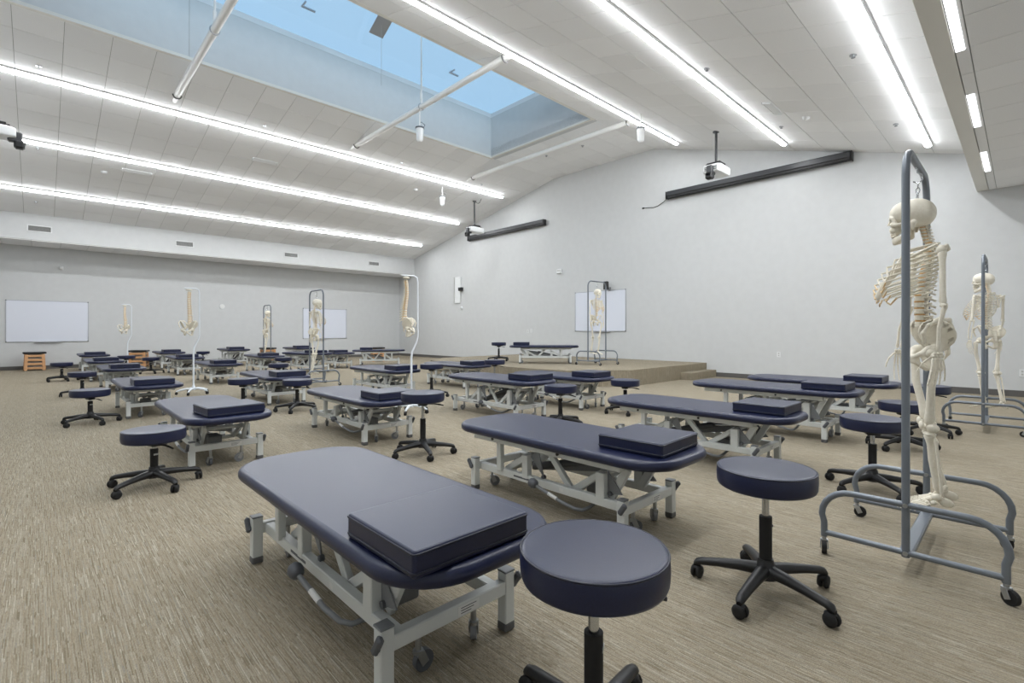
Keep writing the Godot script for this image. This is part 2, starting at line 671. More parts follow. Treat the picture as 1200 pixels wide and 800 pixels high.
func slope(called: String, z0: float, h0: float, z1: float, h1: float, x0: float, rows: int, individually_from: float) -> void:
	# a sloping field of lay-in tiles between (z0, h0) and (z1, h1)
	var root := struct_node(called)
	var run := Vector2(z1 - z0, h1 - h0)
	var len := run.length()
	var tilt := -atan2(h1 - h0, z1 - z0)
	if z1 < z0:
		tilt = -atan2(h0 - h1, z0 - z1)
	var g := Geo.new()
	g.box(Vector3((XG + XR) / 2, (h0 + h1) / 2, (z0 + z1) / 2), Vector3(XG - XR + 0.3, 0.24, len + 0.02), Basis(Vector3.RIGHT, tilt))
	var up := Basis(Vector3.RIGHT, tilt) * Vector3.UP
	part("deck", g.done(), "grid", root, at(up * 0.129))
	var rest := Geo.new()
	var l := len / rows
	for r in rows:
		var f := (r + 0.5) / rows
		var z := lerpf(z0, z1, f)
		var h := lerpf(h0, h1, f)
		var x := XG
		var first := true
		while x > x0 + 0.02:
			var nx := -0.33 + CELL * floorf((x - 0.01 + 0.33) / CELL)
			nx = maxf(nx, x0)
			var c := Vector3((x + nx) / 2, h, z)
			if x > individually_from:
				tile_at(root, c, tilt, x - nx, l)
			else:
				rest.box(c + up * 0.008, Vector3(x - nx - 0.007, 0.016, l - 0.007), Basis(Vector3.RIGHT, tilt))
			x = nx
	if rest.v.size():
		var o := part("tile_field", rest.done(), "tile0", root)
		o.set_meta("kind", "stuff")


func ceilings() -> void:
	slope("ceiling", ZR0, HR, ZBL, HEL, XR, 14, 0.28)
	slope("ceiling_001", ZR1, HR, ZBN, HEN, XR, 11, 2.0)
	# level tiles beyond the skylight and a plain strip before it
	var root := struct_node("ceiling_002")
	var g := Geo.new()
	g.box(Vector3((9.56 + XG) / 2 + 0.15, HR + 0.14, (ZR0 + ZR1) / 2), Vector3(XG - 9.56 + 0.3, 0.24, ZR1 - ZR0))
	g.box(Vector3((XR - 1.0) / 2 - 0.15, HR + 0.14, (ZR0 + ZR1) / 2), Vector3(absf(XR + 1.0) + 0.3, 0.24, ZR1 - ZR0))
	part("deck", g.done(), "grid", root)
	var l := (ZR1 - ZR0) / 6.0
	for r in 6:
		var x := XG
		while x > 9.62:
			var nx := maxf(-0.33 + CELL * floorf((x - 0.01 + 0.33) / CELL), 9.60)
			tile_at(root, Vector3((x + nx) / 2, HR, ZR0 + l * (r + 0.5)), 0.0, x - nx, l)
			x = nx
		tile_at(root, Vector3((XR - 1.0) / 2, HR, ZR0 + l * (r + 0.5)), 0.0, absf(XR + 1.0), l)
	# undersides of the beams
	for a in [["ceiling_003", ZL, ZBL + 0.0, [0.0, 0.55, 1.16]], ["ceiling_004", ZN, ZBN + 0.16, [0.0, 0.62, 1.24]]]:
		var s := struct_node(a[0])
		var zs: Array = a[3]
		var sg := 1.0 if a[2] > a[1] else -1.0
		g = Geo.new()
		g.box(Vector3((XG + XR) / 2, HB + 0.024, (a[1] + a[2]) / 2), Vector3(XG - XR, 0.012, absf(a[1] - a[2])))
		part("deck", g.done(), "grid", s)
		for k in 3:
			var za: float = a[1] + sg * zs[k]
			var zb: float = a[1] + sg * zs[k + 1] if k < 2 else a[2]
			if absf(za - zb) < 0.03:
				continue
			var x := XG
			while x > XR + 0.02:
				var nx := maxf(-0.18 + CELL * floorf((x - 0.01 + 0.18) / CELL), XR)
				if x > -1.0:
					tile_at(s, Vector3((x + nx) / 2, HB, (za + zb) / 2), 0.0, x - nx, absf(za - zb))
				x = nx
	# painted edge board of the near beam
	g = Geo.new()
	g.rbox(Vector3((XG + XR) / 2, HB + 0.015, ZBN + 0.078), Vector3(XG - XR, 0.035, 0.156), 0.003)
	struct("trim_3", g.done(), "ceiling_trim")


func skylight() -> void:
	var x0 := -1.0
	var x1 := 9.56
	var z0 := ZR0 + 0.03
	var z1 := ZR1 - 0.03
	var top := 7.42
	var g := Geo.new()
	for a in [[Vector3((x0 + x1) / 2, (HR + top) / 2, z0 - 0.1), Vector3(x1 - x0 + 0.4, top - HR, 0.2)], [Vector3((x0 + x1) / 2, (HR + top) / 2, z1 + 0.1), Vector3(x1 - x0 + 0.4, top - HR, 0.2)],
			[Vector3(x0 - 0.1, (HR + top) / 2, (z0 + z1) / 2), Vector3(0.2, top - HR, z1 - z0)], [Vector3(x1 + 0.1, (HR + top) / 2, (z0 + z1) / 2), Vector3(0.2, top - HR, z1 - z0)]]:
		g.box(a[0], a[1])
	struct("wall_skylight_well", g.done(), "wall_paint")
	# thin joint covers on the well wall
	g = Geo.new()
	g.box(Vector3(2.02, (HR + top) / 2, z0 + 0.004), Vector3(0.012, top - HR - 0.02, 0.008))
	struct("trim_4", g.done(), "vent_paint")
	# lining of the opening
	var edge := struct_node("trim_5")
	for a in [[Vector3((x0 + x1) / 2, HR + 0.02, z0 - 0.035), Vector3(x1 - x0 + 0.2, 0.06, 0.09)], [Vector3((x0 + x1) / 2, HR + 0.02, z1 + 0.035), Vector3(x1 - x0 + 0.2, 0.06, 0.09)], [Vector3(x1 + 0.03, HR + 0.02, (z0 + z1) / 2), Vector3(0.07, 0.05, z1 - z0)], [Vector3(x0 - 0.03, HR + 0.02, (z0 + z1) / 2), Vector3(0.07, 0.05, z1 - z0)]]:
		part("lining", rb(a[1], 0.004), "ceiling_trim", edge, at(a[0]))
	# glazing: a hipped glass roof on a curb
	var win := struct_node("window_1")
	var ci := 0.12
	var zc := (z0 + z1) / 2
	for a in [[Vector3((x0 + x1) / 2, top + 0.06, z0 - 0.05), Vector3(x1 - x0 + 0.2, 0.12, 0.10)], [Vector3((x0 + x1) / 2, top + 0.06, z1 + 0.05), Vector3(x1 - x0 + 0.2, 0.12, 0.10)], [Vector3(x1 + 0.05, top + 0.06, zc), Vector3(0.10, 0.12, z1 - z0)], [Vector3(x0 - 0.05, top + 0.06, zc), Vector3(0.10, 0.12, z1 - z0)]]:
		part("curb", rb(a[1], 0.004), "white_plastic", win, at(a[0]))
	var rh := top + 0.85
	var c00 := Vector3(x0 - 0.02, top + 0.12, z0 - 0.02)
	var c10 := Vector3(x1 + 0.02, top + 0.12, z0 - 0.02)
	var c01 := Vector3(x0 - 0.02, top + 0.12, z1 + 0.02)
	var c11 := Vector3(x1 + 0.02, top + 0.12, z1 + 0.02)
	var ra := Vector3(x0 + 1.8, rh, zc)
	var rbb := Vector3(x1 - 1.8, rh, zc)
	for q in [[c00, c10, rbb, ra], [c01, c11, rbb, ra], [c10, c11, rbb], [c00, c01, ra]]:
		g = Geo.new()
		var nn: Vector3 = (q[1] - q[0]).cross(q[2] - q[0]).normalized()
		if nn.y < 0.0:
			nn = -nn
		g.poly(q, nn)
		part("pane", g.done(), "glass", win)
	rod("ridge_bar", ra, rbb, 0.03, "white_plastic", win)
	# brackets fixed under the glazing
	for a in [[Vector3(3.85, 7.73, -10.12), 0.16, 0, "bent grey bracket under the skylight glass at its top edge"], [Vector3(5.40, 7.86, -9.76), 0.30, 1, "grey rectangular metal plate hanging under the blue skylight glass"], [Vector3(7.54, 7.73, -10.11), 0.16, 0, "bent grey bracket under the skylight glass beside the middle pipe"]]:
		var t := thing("glazing_bracket", a[3], "bracket", a[0], 0.0)
		if a[2] == 1:
			part("plate", rb(Vector3(0.34, 0.012, 0.55), 0.003), "aluminium", t, Transform3D(Basis(Vector3.RIGHT, -0.44), Vector3(0, 0.0, 0)))
			rod("cable", Vector3(0, 0, 0.0), Vector3(0, -1.32, 0.0), 0.004, "vent_paint", t, 6)
			rod("hanger", Vector3(0, 0, 0.0), Vector3(0, 0.10, 0.0), 0.008, "vent_paint", t, 6)
		else:
			part("arm", rb(Vector3(0.28, 0.03, 0.05), 0.003), "aluminium", t, at(Vector3(0.1, 0, 0)))
			part("leg", rb(Vector3(0.03, 0.03, 0.22), 0.003), "aluminium", t, at(Vector3(-0.03, -0.01, 0.1)))
			rod("hanger", Vector3(0, 0, 0.0), Vector3(0, 0.06, 0.0), 0.008, "vent_paint", t, 6)


func platform() -> void:
	var out := [Vector2(XG, -5.67), Vector2(8.9, -5.67), Vector2(7.88, -6.5), Vector2(7.7, -7.4), Vector2(7.7, -10.6), Vector2(7.88, -11.5), Vector2(8.9, -12.33), Vector2(XG, -12.33)]
	var g := Geo.new()
	g.prism(out, 0.0, PLAT)
	var t := thing("platform", "low carpeted stage with angled corners against the back wall", "platform")
	part("deck", g.done(), "carpet", t)
	t = thing("step", "small carpeted step at the right side of the stage", "step", Vector3(11.7, 0, -5.54))
	part("tread", rb(Vector3(1.38, 0.17, 0.26), 0.006), "carpet", t, at(Vector3(0, 0.085, 0)))
	t = thing("step", "low carpeted step on the floor left of the stage", "step", Vector3(10.0, 0, -14.2), 0.6)
	part("tread", rb(Vector3(0.75, 0.10, 0.4), 0.006), "carpet", t, at(Vector3(0, 0.05, 0)))


# ---------------------------------------------------------------- lights
func ceil_h(z: float) -> float:
	if z < ZR0:
		return lerpf(HR, HEL, (ZR0 - z) / (ZR0 - ZBL))
	if z > ZR1:
		return lerpf(HR, HEN, (z - ZR1) / (ZBN - ZR1))
	return HR


func area(size: Vector2, p: Vector3, down: bool, energy: float, parent: Node, tilt := 0.0) -> void:
	var l := AreaLight3D.new()
	l.name = "area_light"
	l.area_size = size
	l.area_normalize_energy = true
	l.light_energy = energy
	l.light_color = Color(0.975, 0.988, 1.0)
	l.area_range = 40.0
	l.area_attenuation = 2.0
	l.shadow_enabled = true
	parent.add_child(l, true)
	l.transform = Transform3D(Basis(Vector3.RIGHT, (-PI / 2 if down else PI / 2) + tilt), p)


func lights() -> void:
	var rows := [[-12.65, "long linear light just left of the skylight"], [-15.15, "middle of three long linear lights on the left ceiling slope"], [-17.7, "long linear light nearest the left side beam"],
		[-6.1, "long linear light just right of the skylight"], [-3.6, "middle of three long linear lights on the right ceiling slope"], [-1.2, "long linear light nearest the right side beam"]]
	var x0 := -1.2
	var x1 := 11.66
	var len := x1 - x0
	for a in rows:
		var z: float = a[0]
		var y := ceil_h(z)
		var tilt := atan2(HR - HEL, ZR0 - ZBL) if z < ZR0 else -atan2(HR - HEN, ZBN - ZR1)
		tilt = -tilt
		var t := thing("linear_light", a[1], "ceiling light", Vector3((x0 + x1) / 2, y, z), 0.0, "linear ceiling lights")
		t.rotation.x = tilt
		part("housing", rb(Vector3(len, 0.036, 0.118), 0.004), "housing", t, at(Vector3(0, -0.016, 0)))
		if not MC.has("lens"):
			var g := Geo.new()
			var rings := []
			for x in [-len / 2 + 0.006, len / 2 - 0.006]:
				var ring := PackedVector3Array()
				for q in 13:
					var w := PI * q / 12.0
					ring.append(Vector3(x, -0.034 - 0.042 * pow(sin(w), 0.7), 0.052 * cos(w)))
				rings.append(ring)
			g.loft(rings)
			MC["lens"] = g.done()
		part("diffuser", MC["lens"], "diffuser", t)
		for s in [-1.0, 1.0]:
			part("end_cap", rb(Vector3(0.012, 0.05, 0.118), 0.003), "housing", t, at(Vector3(s * (len / 2 + 0.002), -0.024, 0)))
		area(Vector2(len - 0.04, 0.085), Vector3(0, -0.079, 0), true, 9.0, t)
	var k := 0
	for x in [5.46, 7.86, 10.33]:
		var t := thing("soffit_light", ["short recessed light strip nearest the top edge, under the right beam", "middle short recessed light strip under the right beam", "short recessed light strip under the right beam nearest the back wall"][k], "ceiling light", Vector3(x, HB, -0.402), 0.0, "recessed strips under the right beam")
		k += 1
		part("diffuser", rb(Vector3(1.2, 0.02, 0.065), 0.003), "soffit_diffuser", t, at(Vector3(0, 0.004, 0)))
		area(Vector2(1.18, 0.06), Vector3(0, -0.009, 0), true, 0.8, t)


# ---------------------------------------------------------------- treatment tables
func caster(parent: Node, p: Vector3, r: float, stem_top: float, wheel_m: String) -> void:
	var t := Node3D.new()
	t.name = "caster"
	parent.add_child(t, true)
	t.position = p
	t.rotation.y = rng.randf() * TAU
	rod("stem", Vector3(0, r * 1.9, 0), Vector3(0, stem_top - p.y, 0), 0.011, "zinc", t, 8)
	part("collar", cy(0.018, 0.012, 10), "zinc", t, at(Vector3(0, r * 2.0, 0)))
	for s in [-1, 1]:
		bar("fork", Vector3(s * 0.016, r * 2.0, 0), Vector3(s * 0.016, r * 0.8, r * 0.55), 0.004, r * 0.8, "zinc", t, 0.001)
	part("wheel", cy(r, 0.022, 16), wheel_m, t, Transform3D(Basis(Vector3.BACK, PI / 2), Vector3(0, r, r * 0.55)))


func table(x: float, z: float, yaw: float, top: float, base_y: float, label: String, fine: bool) -> void:
	var t := thing("treatment_table", label, "treatment table", Vector3(x, base_y, z), deg_to_rad(yaw), "navy treatment tables")
	var f := "frame_paint"
	if not MC.has("pad"):
		MC["pad"] = slab_mesh(0.685, 1.75, 0.058, 0.23, 0.027, 9)
	part("pad", MC["pad"], "vinyl", t, at(Vector3(0, top - 0.058, 0.03)))
	var fy := top - 0.058 - 0.024
	for s in [-1.0, 1.0]:
		var r := part("top_rail", rb(Vector3(0.032, 0.046, 1.26)), f, t, at(Vector3(s * 0.245, fy, -0.02)))
		if fine:
			for b in [-0.42, 0.18]:
				part("bolt", cy(0.010, 0.012, 10), "black", r, Transform3D(Basis(Vector3.BACK, PI / 2), Vector3(s * 0.018, 0, b)))
	for b in [-0.64, 0.0, 0.60]:
		part("top_cross_rail", rb(Vector3(0.49, 0.03, 0.04)), f, t, at(Vector3(0, fy, b)))
	# base frame
	var ry := 0.165
	for s in [-1.0, 1.0]:
		part("side_rail", rb(Vector3(0.042, 0.05, 1.24)), f, t, at(Vector3(s * 0.205, ry, 0)))
		part("end_rail", rb(Vector3(0.50, 0.05, 0.042)), f, t, at(Vector3(0, ry + 0.004, s * 0.63)))
		for q in [-1.0, 1.0]:
			var leg := part("leg", rb(Vector3(0.048, 0.195, 0.048)), f, t, at(Vector3(s * 0.262, 0.1275, q * 0.63)))
			part("foot", rb(Vector3(0.052, 0.035, 0.052), 0.006), "foot_rubber", leg, at(Vector3(0, -0.11, 0)))
			part("cap", rb(Vector3(0.05, 0.008, 0.05), 0.002), "mid_grey", leg, at(Vector3(0, 0.101, 0)))
			if fine:
				var lv := part("brake_lever", rb(Vector3(0.022, 0.075, 0.03), 0.008), "dark_grey", leg, Transform3D(Basis(Vector3.RIGHT, 0.6 * q), Vector3(s * 0.034, 0.06, q * 0.02)))
				part("pivot", cy(0.012, 0.03, 10), "dark_grey", lv, Transform3D(Basis(Vector3.BACK, PI / 2), Vector3(-s * 0.01, -0.02, 0)))
			caster(t, Vector3(s * 0.12, 0.0, q * 0.605), 0.036, 0.15, "mid_grey" if s * q > 0 else "dark_grey")
	# lifting gear
	var hy := fy - 0.02
	for s in [-1.0, 1.0]:
		var xa: float = s * 0.205
		var xb: float = s * 0.165
		part("lift_post", rb(Vector3(0.045, snappedf(hy - 0.05 - ry, 0.001), 0.052)), f, t, at(Vector3(xa, (hy - 0.05 + ry) / 2, -0.16)))
		part("lift_post", rb(Vector3(0.045, snappedf(hy - 0.04 - ry, 0.001), 0.062)), f, t, at(Vector3(xa, (hy - 0.04 + ry) / 2, 0.45)))
		part("hanger_post", rb(Vector3(0.036, snappedf(hy - ry - 0.01, 0.001), 0.045)), f, t, at(Vector3(s * 0.225, (hy + ry + 0.01) / 2, -0.40)))
		bar("lift_arm", Vector3(xb, hy - 0.06, -0.17), Vector3(xb, ry + 0.01, -0.39), 0.03, 0.042, f, t)
		bar("lift_arm", Vector3(xb, hy, 0.0), Vector3(xb, ry - 0.01, 0.20), 0.03, 0.042, f, t)
		bar("lift_arm", Vector3(xb, ry, 0.21), Vector3(xb, hy - 0.05, 0.44), 0.03, 0.042, f, t)
		bar("lift_arm", Vector3(xb, hy, 0.60), Vector3(xb, ry + 0.02, 0.49), 0.028, 0.05, f, t)
		if fine:
			var tri_plate := [Vector2(-0.14, hy - 0.06), Vector2(-0.02, ry + 0.03), Vector2(-0.07, hy)]
			for q in [tri_plate, [Vector2(0.48, hy - 0.03), Vector2(0.58, ry + 0.06), Vector2(0.48, ry + 0.04)]]:
				var g := Geo.new()
				var a := []
				var b := []
				for p in q:
					a.append(Vector3(s * 0.183, p.y, p.x)); b.append(Vector3(s * 0.189, p.y, p.x))
				g.loft([PackedVector3Array(a), PackedVector3Array(b)])
				part("gusset", g.done(), "mid_grey", t)
			for b in [Vector3(s * 0.19, ry + 0.035, -0.02), Vector3(s * 0.19, ry + 0.05, 0.50)]:
				part("pivot", cy(0.014, 0.02, 10), "dark_grey", t, Transform3D(Basis(Vector3.BACK, PI / 2), b))
	for b in [Vector3(0, ry + 0.01, -0.39), Vector3(0, ry - 0.01, 0.20), Vector3(0, hy - 0.055, 0.44), Vector3(0, hy - 0.06, -0.17)]:
		part("cross_tube", cy(0.017, 0.33, 10), f, t, Transform3D(Basis(Vector3.BACK, PI / 2), b))
	rod("hydraulic_cylinder", Vector3(0.02, ry + 0.01, -0.30), Vector3(0.02, hy - 0.07, 0.18), 0.026, "dark_grey", t, 12)
	rod("piston", Vector3(0.02, hy - 0.075, 0.16), Vector3(0.02, hy - 0.045, 0.42), 0.012, "chrome", t, 10)
	part("pump_housing", rb(Vector3(0.11, 0.09, 0.16), 0.008), "mid_grey", t, at(Vector3(-0.04, ry + 0.005, 0.33)))
	bar("tie_bar", Vector3(0.08, ry - 0.01, -0.38), Vector3(0.08, hy - 0.07, 0.44), 0.02, 0.06, "mid_grey", t)
	if fine:
		var key := "pedal"
		if not MC.has(key):
			MC[key] = tb([Vector3(-0.03, 0.11, 0.33), Vector3(-0.17, 0.085, 0.33), Vector3(-0.215, 0.078, 0.315), Vector3(-0.245, 0.085, 0.28), Vector3(-0.27, 0.11, 0.2), Vector3(-0.295, 0.178, -0.01)], 0.0105, 10)
			var g := Geo.new()
			g.lathe([Vector2(0.012, -0.03), Vector2(0.024, -0.024), Vector2(0.031, -0.008), Vector2(0.031, 0.012), Vector2(0.024, 0.026), Vector2(0.01, 0.032)], 16)
			MC["knob"] = g.done()
		var pd := part("foot_lever", MC["pedal"], "mid_grey", t)
		part("knob", MC["knob"], "dark_grey", pd, along(Vector3(-0.29, 0.165, 0.03), Vector3(-0.30, 0.2, -0.06)))
		rod("sleeve_label", Vector3(-0.274, 0.122, 0.163), Vector3(-0.281, 0.142, 0.10), 0.0118, "label_white", pd)
		var lb := part("rating_label", rb(Vector3(0.095, 0.034, 0.002), 0.0005), "label_white", t, at(Vector3(0.06, ry + 0.004, 0.652)))
		for k in 3:
			part("print_line", rb(Vector3(0.07 - 0.012 * k, 0.003, 0.0012), 0.0003), "print", lb, at(Vector3(-0.006 * k, 0.009 - 0.009 * k, 0.001)))
		part("rail_print", rb(Vector3(0.0012, 0.012, 0.17), 0.0003), "print", t, at(Vector3(-0.2263, ry, -0.18)))
		part("rail_label", rb(Vector3(0.002, 0.022, 0.03), 0.0005), "label_white", t, at(Vector3(-0.2265, ry, 0.16)))


func cushion(x: float, y: float, z: float, yaw: float, label: String) -> void:
	var t := thing("head_cushion", label, "cushion", Vector3(x, y, z), deg_to_rad(yaw), "navy head cushions")
	if not MC.has("cushion"):
		MC["cushion"] = slab_mesh(0.445, 0.405, 0.078, 0.014, 0.009, 4)
		for k in 2:
			var g := Geo.new()
			var ring := rrect(0.446, 0.406, 0.014, [0.069, 0.016][k], 4)
			var path := Array(ring)
			path.append(ring[0])
			g.tube(path, 0.0035, 6, 1.0, false)
			MC["cushion_piping%d" % k] = g.done()
	part("cover", MC["cushion"], "vinyl", t)
	part("piping", MC["cushion_piping0"], "piping", t)
	part("piping", MC["cushion_piping1"], "piping", t)


func tables() -> void:
	# x, z, yaw, height of the pad, floor height, detail, label, place of the cushion across and along, its turn
	var near := "in the nearest row"
	var rows := [
		[1.04, -2.02, 0, 0.470, 0, true, "navy treatment table closest to the camera, foot lever at its left", "cushion on the closest navy treatment table", -0.085, 0.67, 0],
		[2.56, -2.15, 0, 0.475, 0, true, "second navy treatment table from the camera in the nearest row", "cushion on the second table of the nearest row", 0.02, 0.62, 2],
		[4.41, -2.13, 0, 0.475, 0, true, "third navy treatment table from the camera in the nearest row", "cushion on the third table of the nearest row", 0.04, 0.62, 0],
		[6.12, -2.06, 0, 0.53, 0, true, "fourth navy treatment table in the nearest row, raised, left of the skeleton", "cushion on the fourth table of the nearest row", 0.0, 0.6, 0],
		[7.6, -1.95, 0, 0.51, 0, true, "fifth navy treatment table in the nearest row, closest to the back wall", "cushion on the fifth table of the nearest row", 0.02, 0.55, 0],
		[1.17, -5.42, 0, 0.445, 0, true, "left-hand navy treatment table of the second row, behind the lone left stool", "cushion on the left-hand table of the second row", 0.02, 0.62, 4],
		[2.63, -5.25, 0, 0.455, 0, true, "second navy table of the second row, its cushion next to a stool", "cushion on the second table of the second row", 0.02, 0.62, 0],
		[4.62, -5.1, 0, 0.52, 0, true, "third navy table of the second row, raised, before the stage", "cushion on the third table of the second row", 0.04, 0.6, 0],
		[5.95, -5.1, 0, 0.475, 0, true, "right-hand navy table of the second row, next to the stage corner", "cushion on the right-hand table of the second row", 0.02, 0.6, 0],
		[1.1, -8.8, 0, 0.44, 0, false, "left-hand navy treatment table of the third row", "cushion on the left-hand table of the third row", 0.0, 0.62, 0],
		[2.83, -8.75, 0, 0.445, 0, false, "navy treatment table between two stools in the third row", "cushion on the table between two stools, third row", 0.02, 0.6, 0],
		[4.66, -8.36, 0, 0.47, 0, false, "navy treatment table behind the pole of the nearest spine stand", "cushion on the table behind the nearest spine stand", 0.02, 0.6, 0],
		[6.4, -8.4, 0, 0.47, 0, false, "right-hand navy table of the third row, before the stage front", "cushion on the right-hand table of the third row", 0.02, 0.6, 0],
		[1.17, -12.6, 0, 0.45, 0, false, "left-hand navy treatment table of the fourth row", "cushion on the left-hand table of the fourth row", 0.0, 0.62, 0],
		[2.95, -12.9, 0, 0.44, 0, false, "navy treatment table just right of the white spine stand base", "cushion on the table right of the white stand base", -0.02, 0.6, 0],
		[1.1, -15.4, 0, 0.47, 0, false, "left-hand navy treatment table of the fifth row", "cushion on the left-hand table of the fifth row", 0.0, 0.62, 0],
		[1.12, -18.9, 0, 0.49, 0, false, "navy treatment table nearest the left whiteboard", "cushion on the table nearest the left whiteboard", 0.0, 0.6, 0],
		[2.85, -15.9, 0, 0.47, 0, false, "navy table in the fifth row, left of the thin white pole", "cushion on the fifth-row table left of the white pole", -0.05, 0.6, 0],
		[2.95, -18.9, 0, 0.51, 0, false, "navy treatment table beside the second wooden box, far left", "cushion on the table beside the second wooden box", -0.02, 0.6, 0],
		[4.62, -15.1, 0, 0.475, 0, false, "navy treatment table below the narrow far skeleton rack", "cushion on the table below the far skeleton rack", -0.06, 0.6, 0],
		[4.75, -18.7, 0, 0.56, 0, false, "raised navy table against the plain stretch of left wall", "cushion on the raised table by the left wall", -0.08, 0.6, 0],
		[5.53, -14.3, 12, 0.545, 0, false, "navy treatment table directly behind the middle skeleton's left side", "cushion on the table behind the middle skeleton's left", -0.1, 0.6, 12],
		[6.85, -15.4, 0, 0.49, 0, false, "navy treatment table directly behind the middle skeleton's right side", "cushion on the table behind the middle skeleton's right", -0.1, 0.5, 0],
		[7.0, -18.9, 0, 0.55, 0, false, "navy treatment table below the second whiteboard by the left wall", "cushion on the table below the second whiteboard", -0.1, 0.55, 0],
		[8.46, -15.4, -119, 0.52, 0, false, "navy table set crosswise near the far room corner", "cushion on the crosswise table near the far corner", 0.0, 0.45, -119],
		[9.3, -8.47, -137, 0.455, PLAT, false, "navy treatment table standing on the stage", "cushion on the table standing on the stage", 0.0, 0.6, -137],
	]
	for r in rows:
		table(r[0], r[1], r[2], r[3], r[4], r[6], r[5])
		var o := Vector3(r[8], 0, r[9]).rotated(Vector3.UP, deg_to_rad(r[2]))
		cushion(r[0] + o.x, r[4] + r[3], r[1] + o.z, r[10], r[7])


# ---------------------------------------------------------------- stools
func stool(x: float, z: float, h: float, base_y: float, turn: float, label: String) -> void:
	var t := thing("stool", label, "stool", Vector3(x, base_y, z), turn, "round navy stools")
	if not MC.has("stool_seat"):
		var g := Geo.new()
		g.lathe([Vector2(0.05, 0), Vector2(0.186, 0), Vector2(0.195, 0.006), Vector2(0.199, 0.016), Vector2(0.201, 0.045), Vector2(0.199, 0.076), Vector2(0.195, 0.083), Vector2(0.185, 0.087), Vector2(0.12, 0.0895), Vector2(0.04, 0.09)], 48)
		MC["stool_seat"] = g.done()
		g = Geo.new()
		var path := []
		for i in 49:
			path.append(Vector3(0.1975 * cos(TAU * i / 48), 0.0815, 0.1975 * sin(TAU * i / 48)))
		g.tube(path, 0.003, 6, 1.0, false)
		MC["stool_piping"] = g.done()
		g = Geo.new()
		g.lathe([Vector2(0.052, 0.07), Vector2(0.05, 0.105), Vector2(0.036, 0.125), Vector2(0.031, 0.15)], 18)
		MC["stool_hub"] = g.done()
		g = Geo.new()
		var rings := []
		for q in [[0.03, 0.100, 0.030, 0.028], [0.10, 0.098, 0.026, 0.024], [0.19, 0.090, 0.023, 0.019], [0.265, 0.080, 0.021, 0.017], [0.288, 0.072, 0.018, 0.017], [0.300, 0.062, 0.010, 0.010]]:
			var ring := PackedVector3Array()
			for i in 10:
				var a := TAU * i / 10
				ring.append(Vector3(cos(a) * q[2], q[1] + sin(a) * q[3], q[0]))
			rings.append(ring)
		g.loft(rings)
		MC["stool_leg"] = g.done()
		g = Geo.new()
		for s in [-1, 1]:
			var wr := []
			for q in [[0.005, 0.016], [0.005, 0.026], [0.012, 0.029], [0.02, 0.026], [0.022, 0.012]]:
				var ring := PackedVector3Array()
				for i in 14:
					ring.append(Vector3(s * q[0], 0.029 + q[1] * cos(TAU * i / 14), q[1] * sin(TAU * i / 14)))
				wr.append(ring)
			g.loft(wr)
		MC["stool_wheel"] = g.done()
		g = Geo.new()
		g.ell(Vector3(0, 0.045, -0.004), Vector3(0.02, 0.016, 0.026), 10, 6)
		MC["stool_hood"] = g.done()
	var seat := part("seat", MC["stool_seat"], "vinyl", t, at(Vector3(0, h - 0.09, 0)))
	part("piping", MC["stool_piping"], "piping", seat)
	part("seat_plate", rb(Vector3(0.16, 0.012, 0.16), 0.004), "black", t, at(Vector3(0, h - 0.096, 0)))
	part("mechanism", rb(Vector3(0.07, 0.03, 0.09), 0.008), "black", t, at(Vector3(0, h - 0.115, 0)))
	part("height_lever", tb([Vector3(0, h - 0.115, 0.03), Vector3(0.02, h - 0.118, 0.1), Vector3(0.03, h - 0.125, 0.15), Vector3(0.035, h - 0.135, 0.19)], [0.005, 0.005, 0.008, 0.006], 8), "black", t)
	rod("gas_column", Vector3(0, 0.25, 0), Vector3(0, h - 0.12, 0), 0.0145, "chrome", t, 16)
	var sleeve := minf(0.335, h - 0.15)
	rod("sleeve", Vector3(0, 0.12, 0), Vector3(0, sleeve, 0), 0.026, "black_matte", t, 18)
	part("sleeve_label", rb(Vector3(0.03, 0.012, 0.002), 0.0004), "zinc", t, at(Vector3(0, sleeve - 0.04, 0.0262)))
	part("hub", MC["stool_hub"], "black", t)
	for k in 5:
		var b := Basis(Vector3.UP, TAU * k / 5)
		part("leg", MC["stool_leg"], "black", t, Transform3D(b, Vector3.ZERO))
		var c := part("caster_hood", MC["stool_hood"], "black", t, Transform3D(b, b * Vector3(0, 0, 0.285)))
		part("wheel", MC["stool_wheel"], "black_matte", c, Transform3D(Basis(Vector3.UP, rng.randf() * TAU), Vector3.ZERO))


